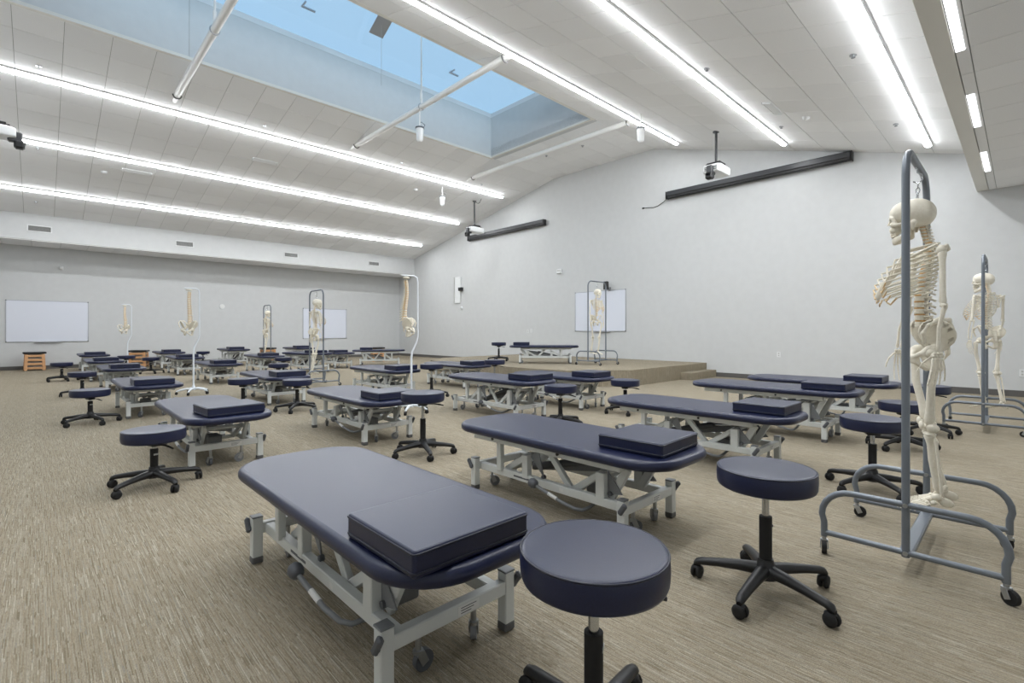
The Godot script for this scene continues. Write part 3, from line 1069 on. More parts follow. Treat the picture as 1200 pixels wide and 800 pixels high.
func stools() -> void:
	var k := 1.0526
	for s in [
		[1.085, -0.81, 0.57, 0, 0.5, "round navy stool closest to the camera, its base cut by the frame"],
		[2.31, -0.79, 0.555, 0, 0.95, "round navy stool between the first skeleton rack and the nearest tables"],
		[0.61, -4.47, 0.43, 0, 0.3, "lone low navy stool on the open carpet at left"],
		[2.58, -3.89, 0.585, 0, 0.9, "navy stool with tall chrome column in front of the second row"],
		[4.56, -3.9, 0.5, 0, 0.2, "navy stool at the end of the third table, second row"],
		[5.93, -3.88, 0.475, 0, 0.4, "navy stool before the angled stage corner"],
		[4.97, -7.22, 0.58, 0, 0.7, "navy stool with tall column beside the third row's right tables"],
		[6.35, -7.1, 0.60, 0, 0.2, "navy stool right in front of the stage front"],
		[9.05, -9.95, 0.51, PLAT, 0.1, "navy stool standing on the stage left of the table"],
		[2.16, -7.98, 0.46, 0, 0.9, "navy stool left of the third row's middle table"],
		[2.68, -7.27, 0.46, 0, 0.6, "navy stool in front of the third row's middle table"],
		[0.45, -8.05, 0.43, 0, 0.35, "navy stool left of the third row, nearest of three at far left"],
		[0.54, -11.6, 0.43, 0, 0.8, "navy stool at far left, middle one of three in line"],
		[0.36, -15.4, 0.43, 0, 0.35, "navy stool at far left by the wooden box, farthest of three"],
		[4.35, -0.76, 0.53, 0, 0.45, "navy stool behind the near post of the first skeleton rack"],
		[6.1, -0.82, 0.46, 0, 0.6, "navy stool behind the first skeleton's legs"],
		[7.2, -0.75, 0.545, 0, 0.5, "navy stool farthest right, next to the second skeleton rack"],
		[4.05, -19.6, 0.46, 0, 0.4, "small far navy stool by the left wall right of the white pole"],
		[4.45, -13.0, 0.49, 0, 0.4, "dark navy stool left of the middle skeleton, upper of two"],
		[3.7, -11.1, 0.46, 0, 0.8, "navy stool left of the middle skeleton, lower of two"],
		[2.18, -16.5, 0.44, 0, 0.2, "far navy stool under the edge of a fifth-row table"],
		[1.72, -17.2, 0.48, 0, 0.6, "far navy stool behind the most distant spine stand pole"],
	]:
		stool(s[0], s[1], s[2], s[3], s[4], s[5])


# ---------------------------------------------------------------- bones
func bone_path(g: Geo, pts: Array, r0: float, rm: float, r1: float, seg := 10) -> void:
	# a long bone along pts: flared ends, slim shaft
	var path := []
	var rad := []
	var k := 14
	for i in k + 1:
		var f := float(i) / k
		var q := f * (pts.size() - 1)
		var a := mini(int(q), pts.size() - 2)
		path.append(pts[a].lerp(pts[a + 1], q - a))
		var w0 := pow(maxf(0.0, 1.0 - f * 4.5), 1.5)
		var w1 := pow(maxf(0.0, 1.0 - (1.0 - f) * 4.5), 1.5)
		var e := sqrt(maxf(0.0, 1.0 - pow(absf(f - 0.5) * 2.0, 24.0)))
		rad.append(maxf((rm + (r0 - rm) * w0 + (r1 - rm) * w1) * maxf(e, 0.35), 0.001))
	g.tube(path, rad, seg)


func digit(g: Geo, p: Vector3, dirs: Array, lens: Array, r: float) -> void:
	for i in lens.size():
		var q: Vector3 = p + dirs[i].normalized() * lens[i]
		bone_path(g, [p, q], r * 1.25, r * 0.72, r * 1.1, 7)
		p = q + dirs[i].normalized() * 0.002
		r *= 0.88


func bones() -> void:
	# skull
	var f := Field.new(Vector3(-0.09, -0.105, -0.125), Vector3(0.09, 0.10, 0.115), 0.0036)
	f.ell(Vector3(0, 0.02, -0.02), Vector3(0.070, 0.068, 0.086), 0.01)
	f.ell(Vector3(0, 0.018, 0.036), Vector3(0.056, 0.054, 0.042), 0.03)
	f.ell(Vector3(0, -0.008, -0.072), Vector3(0.052, 0.046, 0.034), 0.03)
	f.ell(Vector3(0, -0.042, -0.02), Vector3(0.042, 0.018, 0.05), 0.02)
	f.cap(Vector3(-0.038, -0.003, 0.068), Vector3(0.038, -0.003, 0.068), 0.011, 0.011, 0.012)
	f.cap(Vector3(-0.017, -0.062, 0.062), Vector3(0.017, -0.062, 0.062), 0.021, 0.021, 0.012)
	f.cap(Vector3(0, -0.04, 0.02), Vector3(0, -0.06, 0.05), 0.025, 0.022, 0.02)
	for s in [-1, 1]:
		f.ell(Vector3(s * 0.088, -0.012, 0.040), Vector3(0.026, 0.03, 0.032), 0.012, true)
	for s in [-1, 1]:
		f.cap(Vector3(s * 0.042, -0.036, 0.062), Vector3(s * 0.052, -0.042, 0.048), 0.014, 0.011, 0.01)
		f.cap(Vector3(s * 0.052, -0.042, 0.048), Vector3(s * 0.066, -0.040, 0.002), 0.008, 0.0065, 0.005)
		f.cap(Vector3(s * 0.048, -0.005, 0.06), Vector3(s * 0.050, -0.038, 0.052), 0.0075, 0.009, 0.006)
		f.cap(Vector3(s * 0.055, -0.045, -0.025), Vector3(s * 0.052, -0.075, -0.02), 0.014, 0.007, 0.01)
	f.cap(Vector3(0, -0.005, 0.076), Vector3(0, -0.030, 0.090), 0.008, 0.005, 0.006)
	for s in [-1, 1]:
		f.ell(Vector3(s * 0.029, -0.021, 0.082), Vector3(0.0185, 0.0165, 0.028), 0.004, true)
	f.ell(Vector3(0, -0.047, 0.09), Vector3(0.011, 0.015, 0.016), 0.004, true)
	MC["skull"] = f.mesh()
	# jaw
	f = Field.new(Vector3(-0.075, -0.14, -0.03), Vector3(0.075, -0.02, 0.105), 0.0034)
	for s in [-1, 1]:
		f.cap(Vector3(s * 0.053, -0.042, -0.004), Vector3(s * 0.050, -0.098, 0.006), 0.007, 0.010, 0.006)
		f.cap(Vector3(s * 0.052, -0.05, 0.02), Vector3(s * 0.049, -0.095, 0.018), 0.005, 0.010, 0.012)
		for k in 2:
			f.cap(Vector3(s * 0.048, -0.095 - 0.006 * k, 0.012), Vector3(s * 0.022, -0.103 - 0.014 * k, 0.062), 0.009, 0.009, 0.01)
			f.cap(Vector3(s * 0.022, -0.103 - 0.014 * k, 0.062), Vector3(0, -0.104 - 0.016 * k, 0.073), 0.009, 0.010, 0.01)
	MC["jaw"] = f.mesh()
	var g := Geo.new()
	for row in 2:
		for i in 14:
			var a := lerpf(-1.25, 1.25, i / 13.0)
			g.rbox(Vector3(sin(a) * 0.030, -0.083 - 0.011 * row, 0.044 + cos(a) * (0.036 if row == 0 else 0.034)), Vector3(0.0058, 0.011, 0.006), 0.0015, Basis(Vector3.UP, a))
	MC["teeth"] = g.done()
	# vertebra with body, arch and processes
	g = Geo.new()
	g.lathe([Vector2(0.019, -0.011), Vector2(0.0215, -0.009), Vector2(0.0180, 0.0), Vector2(0.0215, 0.009), Vector2(0.019, 0.011)], 14)
	g.tube([Vector3(0, 0.0, -0.032), Vector3(0, -0.006, -0.05), Vector3(0, -0.014, -0.066)], [0.006, 0.0045, 0.0055], 7)
	for s in [-1, 1]:
		g.tube([Vector3(s * 0.012, 0.004, -0.012), Vector3(s * 0.015, 0.003, -0.026), Vector3(0, 0.0, -0.035)], [0.006, 0.006, 0.006], 7)
		g.tube([Vector3(s * 0.014, 0.003, -0.026), Vector3(s * 0.028, 0.005, -0.031), Vector3(s * 0.041, 0.004, -0.035)], [0.005, 0.004, 0.0048], 7)
		g.ell(Vector3(s * 0.014, 0.012, -0.028), Vector3(0.005, 0.009, 0.005), 7, 5)
		g.ell(Vector3(s * 0.012, -0.011, -0.03), Vector3(0.005, 0.008, 0.005), 7, 5)
	MC["vertebra"] = g.done()
	g = Geo.new()
	g.lathe([Vector2(0.018, -0.004), Vector2(0.0212, 0), Vector2(0.018, 0.004)], 14)
	MC["disc"] = g.done()
	g = Geo.new()
	for s in [-1, 1]:
		g.tube([Vector3(s * 0.008, 0, -0.02), Vector3(s * 0.022, -0.002, -0.024), Vector3(s * 0.034, -0.010, -0.022)], [0.004, 0.0035, 0.0025], 6)
	MC["nerve"] = g.done()
	# pelvis
	f = Field.new(Vector3(-0.165, -0.125, -0.12), Vector3(0.165, 0.19, 0.09), 0.0052)
	for s in [-1, 1]:
		var tilt := Basis(Vector3.UP, s * -0.62) * Basis(Vector3.BACK, s * -0.42)
		f.ell(Vector3(s * 0.092, 0.092, -0.012), Vector3(0.011, 0.082, 0.078), 0.008, false, tilt)
		var crest := [Vector3(s * 0.05, 0.125, -0.085), Vector3(s * 0.085, 0.162, -0.062), Vector3(s * 0.125, 0.165, -0.012), Vector3(s * 0.135, 0.135, 0.035), Vector3(s * 0.122, 0.095, 0.055), Vector3(s * 0.108, 0.045, 0.045)]
		for i in 5:
			f.cap(crest[i], crest[i + 1], 0.0085, 0.0085, 0.012)
		f.cap(Vector3(s * 0.05, 0.12, -0.08), Vector3(s * 0.045, 0.05, -0.075), 0.013, 0.014, 0.012)
		f.cap(Vector3(s * 0.05, 0.05, -0.07), Vector3(s * 0.085, 0.0, 0.0), 0.014, 0.024, 0.02)
		f.ell(Vector3(s * 0.086, 0.0, 0.012), Vector3(0.032, 0.034, 0.032), 0.014)
		f.cap(Vector3(s * 0.075, -0.01, -0.012), Vector3(s * 0.058, -0.085, -0.03), 0.018, 0.019, 0.014)
		f.cap(Vector3(s * 0.078, 0.0, 0.03), Vector3(s * 0.012, -0.03, 0.062), 0.014, 0.012, 0.012)
		f.cap(Vector3(s * 0.012, -0.048, 0.058), Vector3(s * 0.05, -0.095, -0.012), 0.010, 0.010, 0.01)
		f.cap(Vector3(s * 0.012, -0.028, 0.062), Vector3(s * 0.011, -0.055, 0.057), 0.012, 0.011, 0.008)
		f.ell(Vector3(s * 0.118, -0.006, 0.016), Vector3(0.026, 0.025, 0.025), 0.004, true)
	MC["hip_bones"] = f.mesh()
	f = Field.new(Vector3(-0.07, -0.06, -0.14), Vector3(0.07, 0.14, -0.02), 0.0045)
	for i in 5:
		var y := 0.105 - 0.026 * i
		f.ell(Vector3(0, y, -0.056 - 0.009 * i + 0.0004 * i * i), Vector3(0.050 - 0.008 * i, 0.018, 0.022 - 0.0025 * i), 0.012)
	f.cap(Vector3(0, -0.01, -0.088), Vector3(0, -0.04, -0.072), 0.009, 0.004, 0.008)
	for i in 4:
		for s in [-1, 1]:
			f.ell(Vector3(s * (0.018 - 0.002 * i), 0.092 - 0.026 * i, -0.044 - 0.009 * i), Vector3(0.005, 0.005, 0.014), 0.004, true)
	MC["sacrum"] = f.mesh()
	# shoulder blade (left; mirrored for the right)
	f = Field.new(Vector3(-0.01, -0.10, -0.04), Vector3(0.15, 0.08, 0.06), 0.0045)
	for q in [[Vector3(0.03, 0.05, 0), Vector3(0.045, -0.085, -0.008)], [Vector3(0.03, 0.05, 0), Vector3(0.10, 0.04, 0.02)], [Vector3(0.045, -0.085, -0.008), Vector3(0.105, 0.025, 0.022)]]:
		f.cap(q[0], q[1], 0.0065, 0.0065, 0.01)
	for i in 7:
		var t := i / 6.0
		f.cap(Vector3(0.032 + 0.012 * t, 0.045 - 0.12 * t, -0.001 - 0.006 * t), Vector3(0.10 - 0.05 * t, 0.035 - 0.11 * t, 0.019 - 0.024 * t), 0.0048, 0.0052, 0.012)
	f.cap(Vector3(0.034, 0.022, -0.012), Vector3(0.09, 0.04, -0.014), 0.005, 0.007, 0.006)
	f.cap(Vector3(0.09, 0.04, -0.014), Vector3(0.135, 0.052, 0.01), 0.008, 0.009, 0.006)
	f.ell(Vector3(0.112, 0.025, 0.024), Vector3(0.011, 0.020, 0.015), 0.01)
	f.cap(Vector3(0.10, 0.045, 0.022), Vector3(0.115, 0.045, 0.05), 0.006, 0.006, 0.006)
	MC["scapula"] = f.mesh()
	# hand, hanging along -y from the wrist, palm towards +x, thumb forward (+z)
	g = Geo.new()
	for q in [[0.0, -0.008, 0.014], [0.001, -0.008, 0.0], [0.0, -0.008, -0.013], [0.0, -0.022, 0.018], [0.002, -0.022, 0.006], [0.002, -0.021, -0.006], [0.0, -0.021, -0.016]]:
		g.ell(Vector3(q[0], q[1], q[2]), Vector3(0.0075, 0.0085, 0.0075), 8, 6)
	for i in 4:
		var z := 0.017 - 0.0115 * i
		var d := Vector3(0.03, -1, 0.10 - 0.08 * i)
		var ml: float = [0.060, 0.058, 0.053, 0.048][i]
		var p := Vector3(0.0, -0.030, z)
		digit(g, p, [d, d + Vector3(0.25, 0, 0), d + Vector3(0.5, 0, 0), d + Vector3(0.7, 0, 0)], [ml, [0.038, 0.041, 0.038, 0.031][i], [0.024, 0.027, 0.025, 0.019][i], [0.017, 0.018, 0.017, 0.015][i]], 0.0058)
	digit(g, Vector3(0.004, -0.022, 0.025), [Vector3(0.35, -0.8, 0.75), Vector3(0.35, -1, 0.45), Vector3(0.4, -1, 0.3)], [0.042, 0.029, 0.022], 0.006)
	MC["hand"] = g.done()
	# foot: ankle at the origin, toes forward and a little down
	g = Geo.new()
	g.ell(Vector3(0, -0.012, 0.006), Vector3(0.020, 0.018, 0.026), 10, 8)
	g.ell(Vector3(0.002, -0.036, -0.032), Vector3(0.017, 0.022, 0.036), 10, 8, Basis(Vector3.RIGHT, -0.35))
	for q in [[-0.012, -0.026, 0.034, 0.014], [0.014, -0.036, 0.028, 0.013], [-0.018, -0.034, 0.055, 0.010], [-0.004, -0.034, 0.057, 0.0095], [0.010, -0.036, 0.054, 0.0095]]:
		g.ell(Vector3(q[0], q[1], q[2]), Vector3(q[3], q[3] * 0.9, q[3] * 1.1), 8, 6)
	for i in 5:
		var x := -0.022 + 0.0115 * i
		var d := Vector3(-0.06 + 0.08 * i, -0.34, 1)
		digit(g, Vector3(x, -0.040 + 0.0 * i, 0.064 - 0.004 * i), [d, d + Vector3(0, 0.05, 0), d + Vector3(0, -0.25, 0)], [[0.058, 0.064, 0.060, 0.056, 0.054][i], [0.030, 0.026, 0.023, 0.02, 0.018][i], [0.022, 0.018, 0.016, 0.015, 0.014][i]], 0.0082 if i == 0 else 0.0058)
	MC["foot"] = g.done()


func spine_at(y: float) -> float:    # forward offset of the column at height y above the hip joints
	return -0.022 + 0.022 * sin((y - 0.02) * 8.5) + 0.01 * y


func skeleton(label: String, at_p: Vector3, turn: float, head: float) -> void:
	# stands on the floor under it; faces +z
	var t := thing("skeleton_model", label, "skeleton", at_p, turn, "hanging skeleton models")
	var b := "bone"
	var sk := part("skull", MC["skull"], b, t, Transform3D(Basis(Vector3.UP, head) * Basis(Vector3.RIGHT, 0.05), Vector3(0, 1.752, 0.035)))
	part("jaw", MC["jaw"], b, sk, Transform3D(Basis(Vector3.RIGHT, 0.07), Vector3(0, -0.003, 0)))
	part("teeth", MC["teeth"], "teeth", sk)
	rod("hook", Vector3(0, 1.835, 0.005), Vector3(0, 1.875, 0.0), 0.003, "zinc", t, 6)
	# column: 24 vertebrae from the sacrum up to the skull
	var hip := 1.045
	var y := hip + 0.125
	var tops := []
	for i in 24:
		var lum := i < 5
		var cerv := i >= 17
		var step := 0.0335 if lum else (0.0225 if not cerv else 0.0165)
		var s: float = (1.12 - 0.02 * i) if lum else (0.98 - 0.022 * (i - 5) if not cerv else 0.62)
		var p := Vector3(0, y + step / 2, spine_at(y - hip) - 0.01)
		if cerv:
			p.z = lerpf(spine_at(0.46) - 0.01, -0.012, (i - 16) / 8.0)
		tops.append(p)
		part("vertebra", MC["vertebra"], b, t, Transform3D(Basis().scaled(Vector3(s, step / 0.0300, s)), p))
		part("disc", MC["disc"], "disc", t, Transform3D(Basis().scaled(Vector3(s, 1.0, s)), p + Vector3(0, step / 2, 0)))
		y += step
	# ribs
	for i in 12:
		var vi := 16 - i
		var c: Vector3 = tops[vi]
		var w: float = [0.062, 0.088, 0.106, 0.118, 0.126, 0.131, 0.134, 0.134, 0.130, 0.122, 0.106, 0.08][i]
		var dep: float = [0.062, 0.080, 0.096, 0.107, 0.115, 0.121, 0.124, 0.124, 0.120, 0.112, 0.1, 0.085][i]
		var drop: float = [0.028, 0.045, 0.060, 0.072, 0.082, 0.090, 0.096, 0.100, 0.102, 0.100, 0.075, 0.06][i]
		var endf: float = [0.90, 0.90, 0.88, 0.86, 0.84, 0.82, 0.80, 0.77, 0.73, 0.68, 0.52, 0.40][i]
		for s in [-1, 1]:
			var path := []
			var rad := []
			var n := 16
			for k in n + 1:
				var a := PI * endf * k / n
				var z := c.z - 0.020 + dep - dep * 1.08 * cos(a * 0.98) - 0.012
				path.append(Vector3(s * (0.012 + (w - 0.0) * pow(maxf(sin(a), 0.0), 0.8)), c.y + 0.004 - drop * (0.5 - 0.5 * cos(a)) * 1.02, z))
				rad.append(0.0052 if k < n else 0.004)
			var g := Geo.new()
			g.tube(path, rad, 7, 0.62)
			part("rib", g.done(), b, t)
			if i < 10:
				var e: Vector3 = path[n]
				var q: Vector3
				if i < 7:
					q = Vector3(s * 0.012, 1.475 - 0.019 * i, 0.09 + 0.0118 * i)
				else:
					q = Vector3(s * (0.03 + 0.016 * (i - 7)), 1.335 - 0.018 * (i - 7), 0.158 - 0.006 * (i - 7))
				part("costal_cartilage", tb([e, e.lerp(q, 0.5) + Vector3(0, -0.008 - 0.0015 * i, 0.006), q], [0.005, 0.005, 0.005], 7, 0.7), "cartilage" if i > 4 else b, t)
	part("sternum", tb([Vector3(0, 1.50, 0.072), Vector3(0, 1.47, 0.088), Vector3(0, 1.455, 0.098), Vector3(0, 1.40, 0.138), Vector3(0, 1.345, 0.164), Vector3(0, 1.315, 0.172)], [0.012, 0.024, 0.016, 0.018, 0.017, 0.006], 10, 0.42), b, t)
	# pelvis
	var pz := -0.04
	part("hip_bones", MC["hip_bones"], b, t, at(Vector3(0, hip, pz)))
	part("sacrum", MC["sacrum"], b, t, at(Vector3(0, hip, pz)))
	for s in [-1, 1]:
		var sw := 0.01 if s > 0 else 0.05
		var sh := Vector3(s * 0.172, 1.545, -0.045)
		part("collarbone", tb([Vector3(s * 0.02, 1.505, 0.072), Vector3(s * 0.07, 1.525, 0.062), Vector3(s * 0.12, 1.555, 0.012), Vector3(s * 0.165, 1.578, -0.03)], [0.008, 0.0065, 0.0065, 0.007], 8), b, t)
		part("shoulder_blade", MC["scapula"], b, t, Transform3D(Basis().scaled(Vector3(s, 1, 1)) if s < 0 else Basis(), Vector3(s * 0.04, 1.515, -0.07)))
		var el := Vector3(s * 0.195, 1.275, -0.045 + sw * 0.55)
		var wr := Vector3(s * 0.20, 1.055, -0.03 + sw)
		var g := Geo.new()
		bone_path(g, [sh, el], 0.023, 0.0125, 0.018, 12)
		g.ell(sh + Vector3(-s * 0.008, 0.004, 0), Vector3(0.023, 0.023, 0.022), 12, 8)
		g.ell(el, Vector3(0.027, 0.012, 0.012), 10, 6)
		part("upper_arm_bone", g.done(), b, t)
		for q in 2:
			g = Geo.new()
			var off := Vector3(s * (0.012 if q == 0 else -0.012), 0, 0.006 if q == 0 else -0.006)
			bone_path(g, [el + off + Vector3(0, -0.008 if q == 0 else 0.012, -0.004 if q == 0 else -0.012), (el + wr) / 2 + off * 1.25 + Vector3(0, 0, 0.006), wr + off * 0.9], 0.010 if q == 0 else 0.013, 0.0062, 0.011 if q == 0 else 0.008, 9)
			part("radius" if q == 0 else "ulna", g.done(), b, t)
		part("hand", MC["hand"], b, t, Transform3D(Basis(Vector3.UP, 0.0 if s < 0 else 0.0).scaled(Vector3(-s, 1, 1)), wr + Vector3(0, -0.006, 0)))
		# leg
		var hj := Vector3(s * 0.094, hip - 0.003, pz + 0.014)
		var gt := Vector3(s * 0.148, hip - 0.018, pz + 0.004)
		var kn := Vector3(s * 0.078, 0.662, -0.045 + 0.02 * s)
		var an := Vector3(s * 0.070, 0.335, -0.10 + 0.035 * s)
		g = Geo.new()
		g.ell(hj + Vector3(s * 0.006, 0, 0), Vector3(0.0235, 0.0235, 0.0235), 12, 8)
		g.tube([hj, gt + Vector3(-s * 0.012, -0.008, 0)], [0.014, 0.017], 10)
		bone_path(g, [gt, gt.lerp(kn, 0.4) + Vector3(s * 0.004, 0, 0.014), kn + Vector3(0, 0.01, 0)], 0.025, 0.0175, 0.029, 12)
		for q in [-1, 1]:
			g.ell(kn + Vector3(q * 0.021, 0.0, -0.008), Vector3(0.019, 0.022, 0.028), 10, 8)
		part("thigh_bone", g.done(), b, t)
		g = Geo.new()
		g.ell(kn + Vector3(0, 0.012, 0.033), Vector3(0.019, 0.021, 0.010), 10, 8)
		part("kneecap", g.done(), b, t)
		g = Geo.new()
		bone_path(g, [kn + Vector3(0, -0.022, 0), kn.lerp(an, 0.5) + Vector3(0, 0, 0.008), an], 0.034, 0.0150, 0.021, 12)
		g.ell(kn + Vector3(0, -0.032, -0.002), Vector3(0.036, 0.012, 0.026), 12, 6)
		g.ell(an + Vector3(-s * 0.016, -0.006, 0), Vector3(0.009, 0.016, 0.013), 8, 6)
		part("shin_bone", g.done(), b, t)
		g = Geo.new()
		bone_path(g, [kn + Vector3(s * 0.034, -0.045, -0.014), kn.lerp(an, 0.5) + Vector3(s * 0.032, 0, -0.008), an + Vector3(s * 0.024, -0.012, -0.006)], 0.012, 0.0065, 0.011, 9)
		part("calf_bone", g.done(), b, t)
		part("foot", MC["foot"], b, t, Transform3D(Basis(Vector3.UP, s * 0.18).scaled(Vector3(s, 1, 1)), an + Vector3(0, -0.012, 0.0)))


func arc(c: Vector3, u: Vector3, w: Vector3, r: float, k := 6) -> Array:
	var a := []
	for i in k + 1:
		a.append(c + u * r * cos(PI / 2 * i / k) + w * r * sin(PI / 2 * i / k))
	return a


func rack(label: String, p: Vector3, turn: float) -> void:
	# posts at x -0.36 and 0.36, side arches along z
	var t := thing("skeleton_rack", label, "rack", p, turn, "grey wheeled skeleton racks")
	var m := "rack_paint"
	var top := 2.04
	var path := [Vector3(-0.36, 0.085, 0), Vector3(-0.36, 1.0, 0)]
	path += arc(Vector3(-0.23, top - 0.15, 0), Vector3.LEFT, Vector3.UP, 0.13)
	path += arc(Vector3(0.23, top - 0.15, 0), Vector3.UP, Vector3.RIGHT, 0.13)
	path.append(Vector3(0.36, 1.0, 0))
	path.append(Vector3(0.36, 0.085, 0))
	part("hanging_frame", tb(path, 0.0165, 12), m, t)
	for s in [-1.0, 1.0]:
		var x: float = s * 0.36 + s * 0.0
		var a := [Vector3(x, 0.085, -0.335), Vector3(x, 0.16, -0.335)]
		a += arc(Vector3(x, 0.20, -0.215), Vector3.FORWARD, Vector3.UP, 0.13)
		a += arc(Vector3(x, 0.20, 0.215), Vector3.UP, Vector3.BACK, 0.13)
		a.append(Vector3(x, 0.16, 0.335))
		a.append(Vector3(x, 0.085, 0.335))
		var ar := part("side_arch", tb(a, 0.0155, 10), m, t)
		rod("lower_bar", Vector3(x, 0.105, -0.335), Vector3(x, 0.105, 0.335), 0.0145, m, ar)
		for h in [0.105, 0.33]:
			part("bolt", cy(0.010, 0.05, 10), "zinc", ar, Transform3D(Basis(Vector3.BACK, PI / 2), Vector3(x, h, 0)))
		for q in [-1.0, 1.0]:
			caster(t, Vector3(x, 0, q * 0.335), 0.032, 0.092, "black_matte")
	part("floor_bar", rb(Vector3(0.70, 0.03, 0.055), 0.006), m, t, at(Vector3(0, 0.10, 0)))
	part("hook", tb([Vector3(0, top - 0.03, 0), Vector3(0, top - 0.06, 0.0), Vector3(0, top - 0.075, 0.02), Vector3(0, top - 0.10, 0.022), Vector3(0, top - 0.118, 0.006), Vector3(0, top - 0.105, -0.016)], 0.0038, 7), "chrome", t)
	for k in 3:
		var g := Geo.new()
		var ring := []
		for i in 9:
			var w := TAU * i / 8
			ring.append(Vector3(0.008 * cos(w), 0.0165 * sin(w), 0) if k % 2 == 0 else Vector3(0, 0.0165 * sin(w), 0.008 * cos(w)))
		g.tube(ring, 0.0025, 6, 1.0, false)
		part("chain_link", g.done(), "chrome", t, at(Vector3(0, top - 0.128 - 0.026 * k, 0.003)))


func racks() -> void:
	var list := [
		[Vector3(3.31, 0, -0.387), 0.0, PI + 0.42, "grey wheeled rack holding the large skeleton at right", "life-size skeleton hanging in the rack nearest the camera", -0.45],
		[Vector3(8.05, 0, -0.32), 0.0, PI - 0.75, "grey wheeled rack at the right edge before the back wall", "skeleton hanging at the right edge before the back wall", 0.65],
		[Vector3(4.25, 0, -10.45), PI / 2, PI / 2 + 0.15, "grey wheeled rack in the middle of the table rows", "skeleton hanging among the tables before the second whiteboard", -0.2],
		[Vector3(5.5, 0, -17.6), PI / 2, PI / 2, "narrow-looking grey rack farthest away near the left wall", "farthest skeleton, seen edge-on inside its rack", 0.0],
		[Vector3(9.81, PLAT, -7.22), 0.0, -0.35, "grey wheeled rack standing on the stage", "skeleton hanging on the stage before a whiteboard", 0.2],
	]
	for a in list:
		rack(a[3], a[0], a[1])
		skeleton(a[4], a[0], a[2], a[5])


func spines() -> void:
	var list := [[Vector3(2.03, 0, -10.55), 4.52, "white spine stand left of centre, its five-armed base in full view", "spine model with pelvis hanging left of the middle skeleton", -0.55],
		[Vector3(3.80, 0, -6.02), 4.15, "white spine stand nearest the camera, base behind a stool", "spine model with pelvis hanging before the far room corner", 0.75],
		[Vector3(1.86, 0, -18.3), 4.6, "thin spine stand farthest away by the left whiteboard", "smallest-looking spine model by the left whiteboard", -0.6]]
	for a in list:
		var t := thing("spine_stand", a[2], "stand", a[0], a[1], "white spine stands")
		var m := "stand_white"
		var g := Geo.new()
		g.lathe([Vector2(0.035, 0.075), Vector2(0.04, 0.10), Vector2(0.026, 0.13), Vector2(0.018, 0.16)], 16)
		part("hub", g.done(), m, t)
		for k in 5:
			var b := Basis(Vector3.UP, TAU * k / 5)
			part("leg", tb([Vector3(0, 0.10, 0.02), Vector3(0, 0.10, 0.10), Vector3(0, 0.085, 0.19), Vector3(0, 0.058, 0.265)], [0.018, 0.018, 0.016, 0.013], 10), m, t, Transform3D(b, Vector3.ZERO))
			var w := part("caster", cy(0.024, 0.03, 12), "black_matte", t, Transform3D(b * Basis(Vector3.BACK, PI / 2), b * Vector3(0, 0.024, 0.26)))
			part("caster_hood", cy(0.018, 0.034, 10), "black", w, Transform3D(Basis(), Vector3(0.012, 0, 0)))
		part("pole", tb([Vector3(0, 0.14, 0), Vector3(0, 0.78, 0), Vector3(0, 0.86, -0.012), Vector3(0, 1.0, -0.075), Vector3(0, 1.07, -0.09), Vector3(0, 1.85, -0.09), Vector3(0, 1.91, -0.078), Vector3(0, 1.935, -0.04), Vector3(0, 1.94, 0.10), Vector3(0, 1.94, 0.14)], [0.0155, 0.0155, 0.015, 0.012, 0.011, 0.010, 0.010, 0.010, 0.009, 0.007], 10), m, t)
		# the model itself
		var s := thing("spine_model", a[3], "spine model", a[0] + Vector3(sin(a[1]), 0, cos(a[1])) * 0.07, a[4], "hanging spine models")
		var y := 1.905
		var g2 := Geo.new()
		g2.ell(Vector3(0, 0, 0), Vector3(0.055, 0.016, 0.05), 14, 8)
		part("skull_base", g2.done(), "bone", s, at(Vector3(0, y, 0.0)))
		rod("hanger", Vector3(0, y + 0.01, 0.0), Vector3(0, 1.936, 0.0), 0.003, "zinc", s, 6)
		y -= 0.018
		for i in 24:
			var low := i >= 19
			var step := 0.034 if low else (0.0165 if i < 7 else 0.0245)
			var k: float = 0.85 if i < 7 else (0.88 + 0.026 * (i - 7))
			y -= step
			var z := 0.016 * sin((1.9 - y) * 9.0)
			var vt := part("vertebra", MC["vertebra"], "bone", s, Transform3D(Basis().scaled(Vector3(k, step / 0.030, k)), Vector3(0, y, z)))
			part("disc", MC["disc"], "disc", s, Transform3D(Basis().scaled(Vector3(k * 1.03, 1.2, k * 1.03)), Vector3(0, y - step / 2, z)))
			part("nerve", MC["nerve"], "nerve", s, Transform3D(Basis().scaled(Vector3(k, 1.0, k)), Vector3(0, y - step / 2, z)))
		part("hip_bones", MC["hip_bones"], "bone", s, at(Vector3(0, y - 0.135, 0.05)))
		part("sacrum", MC["sacrum"], "bone", s, at(Vector3(0, y - 0.135, 0.05)))


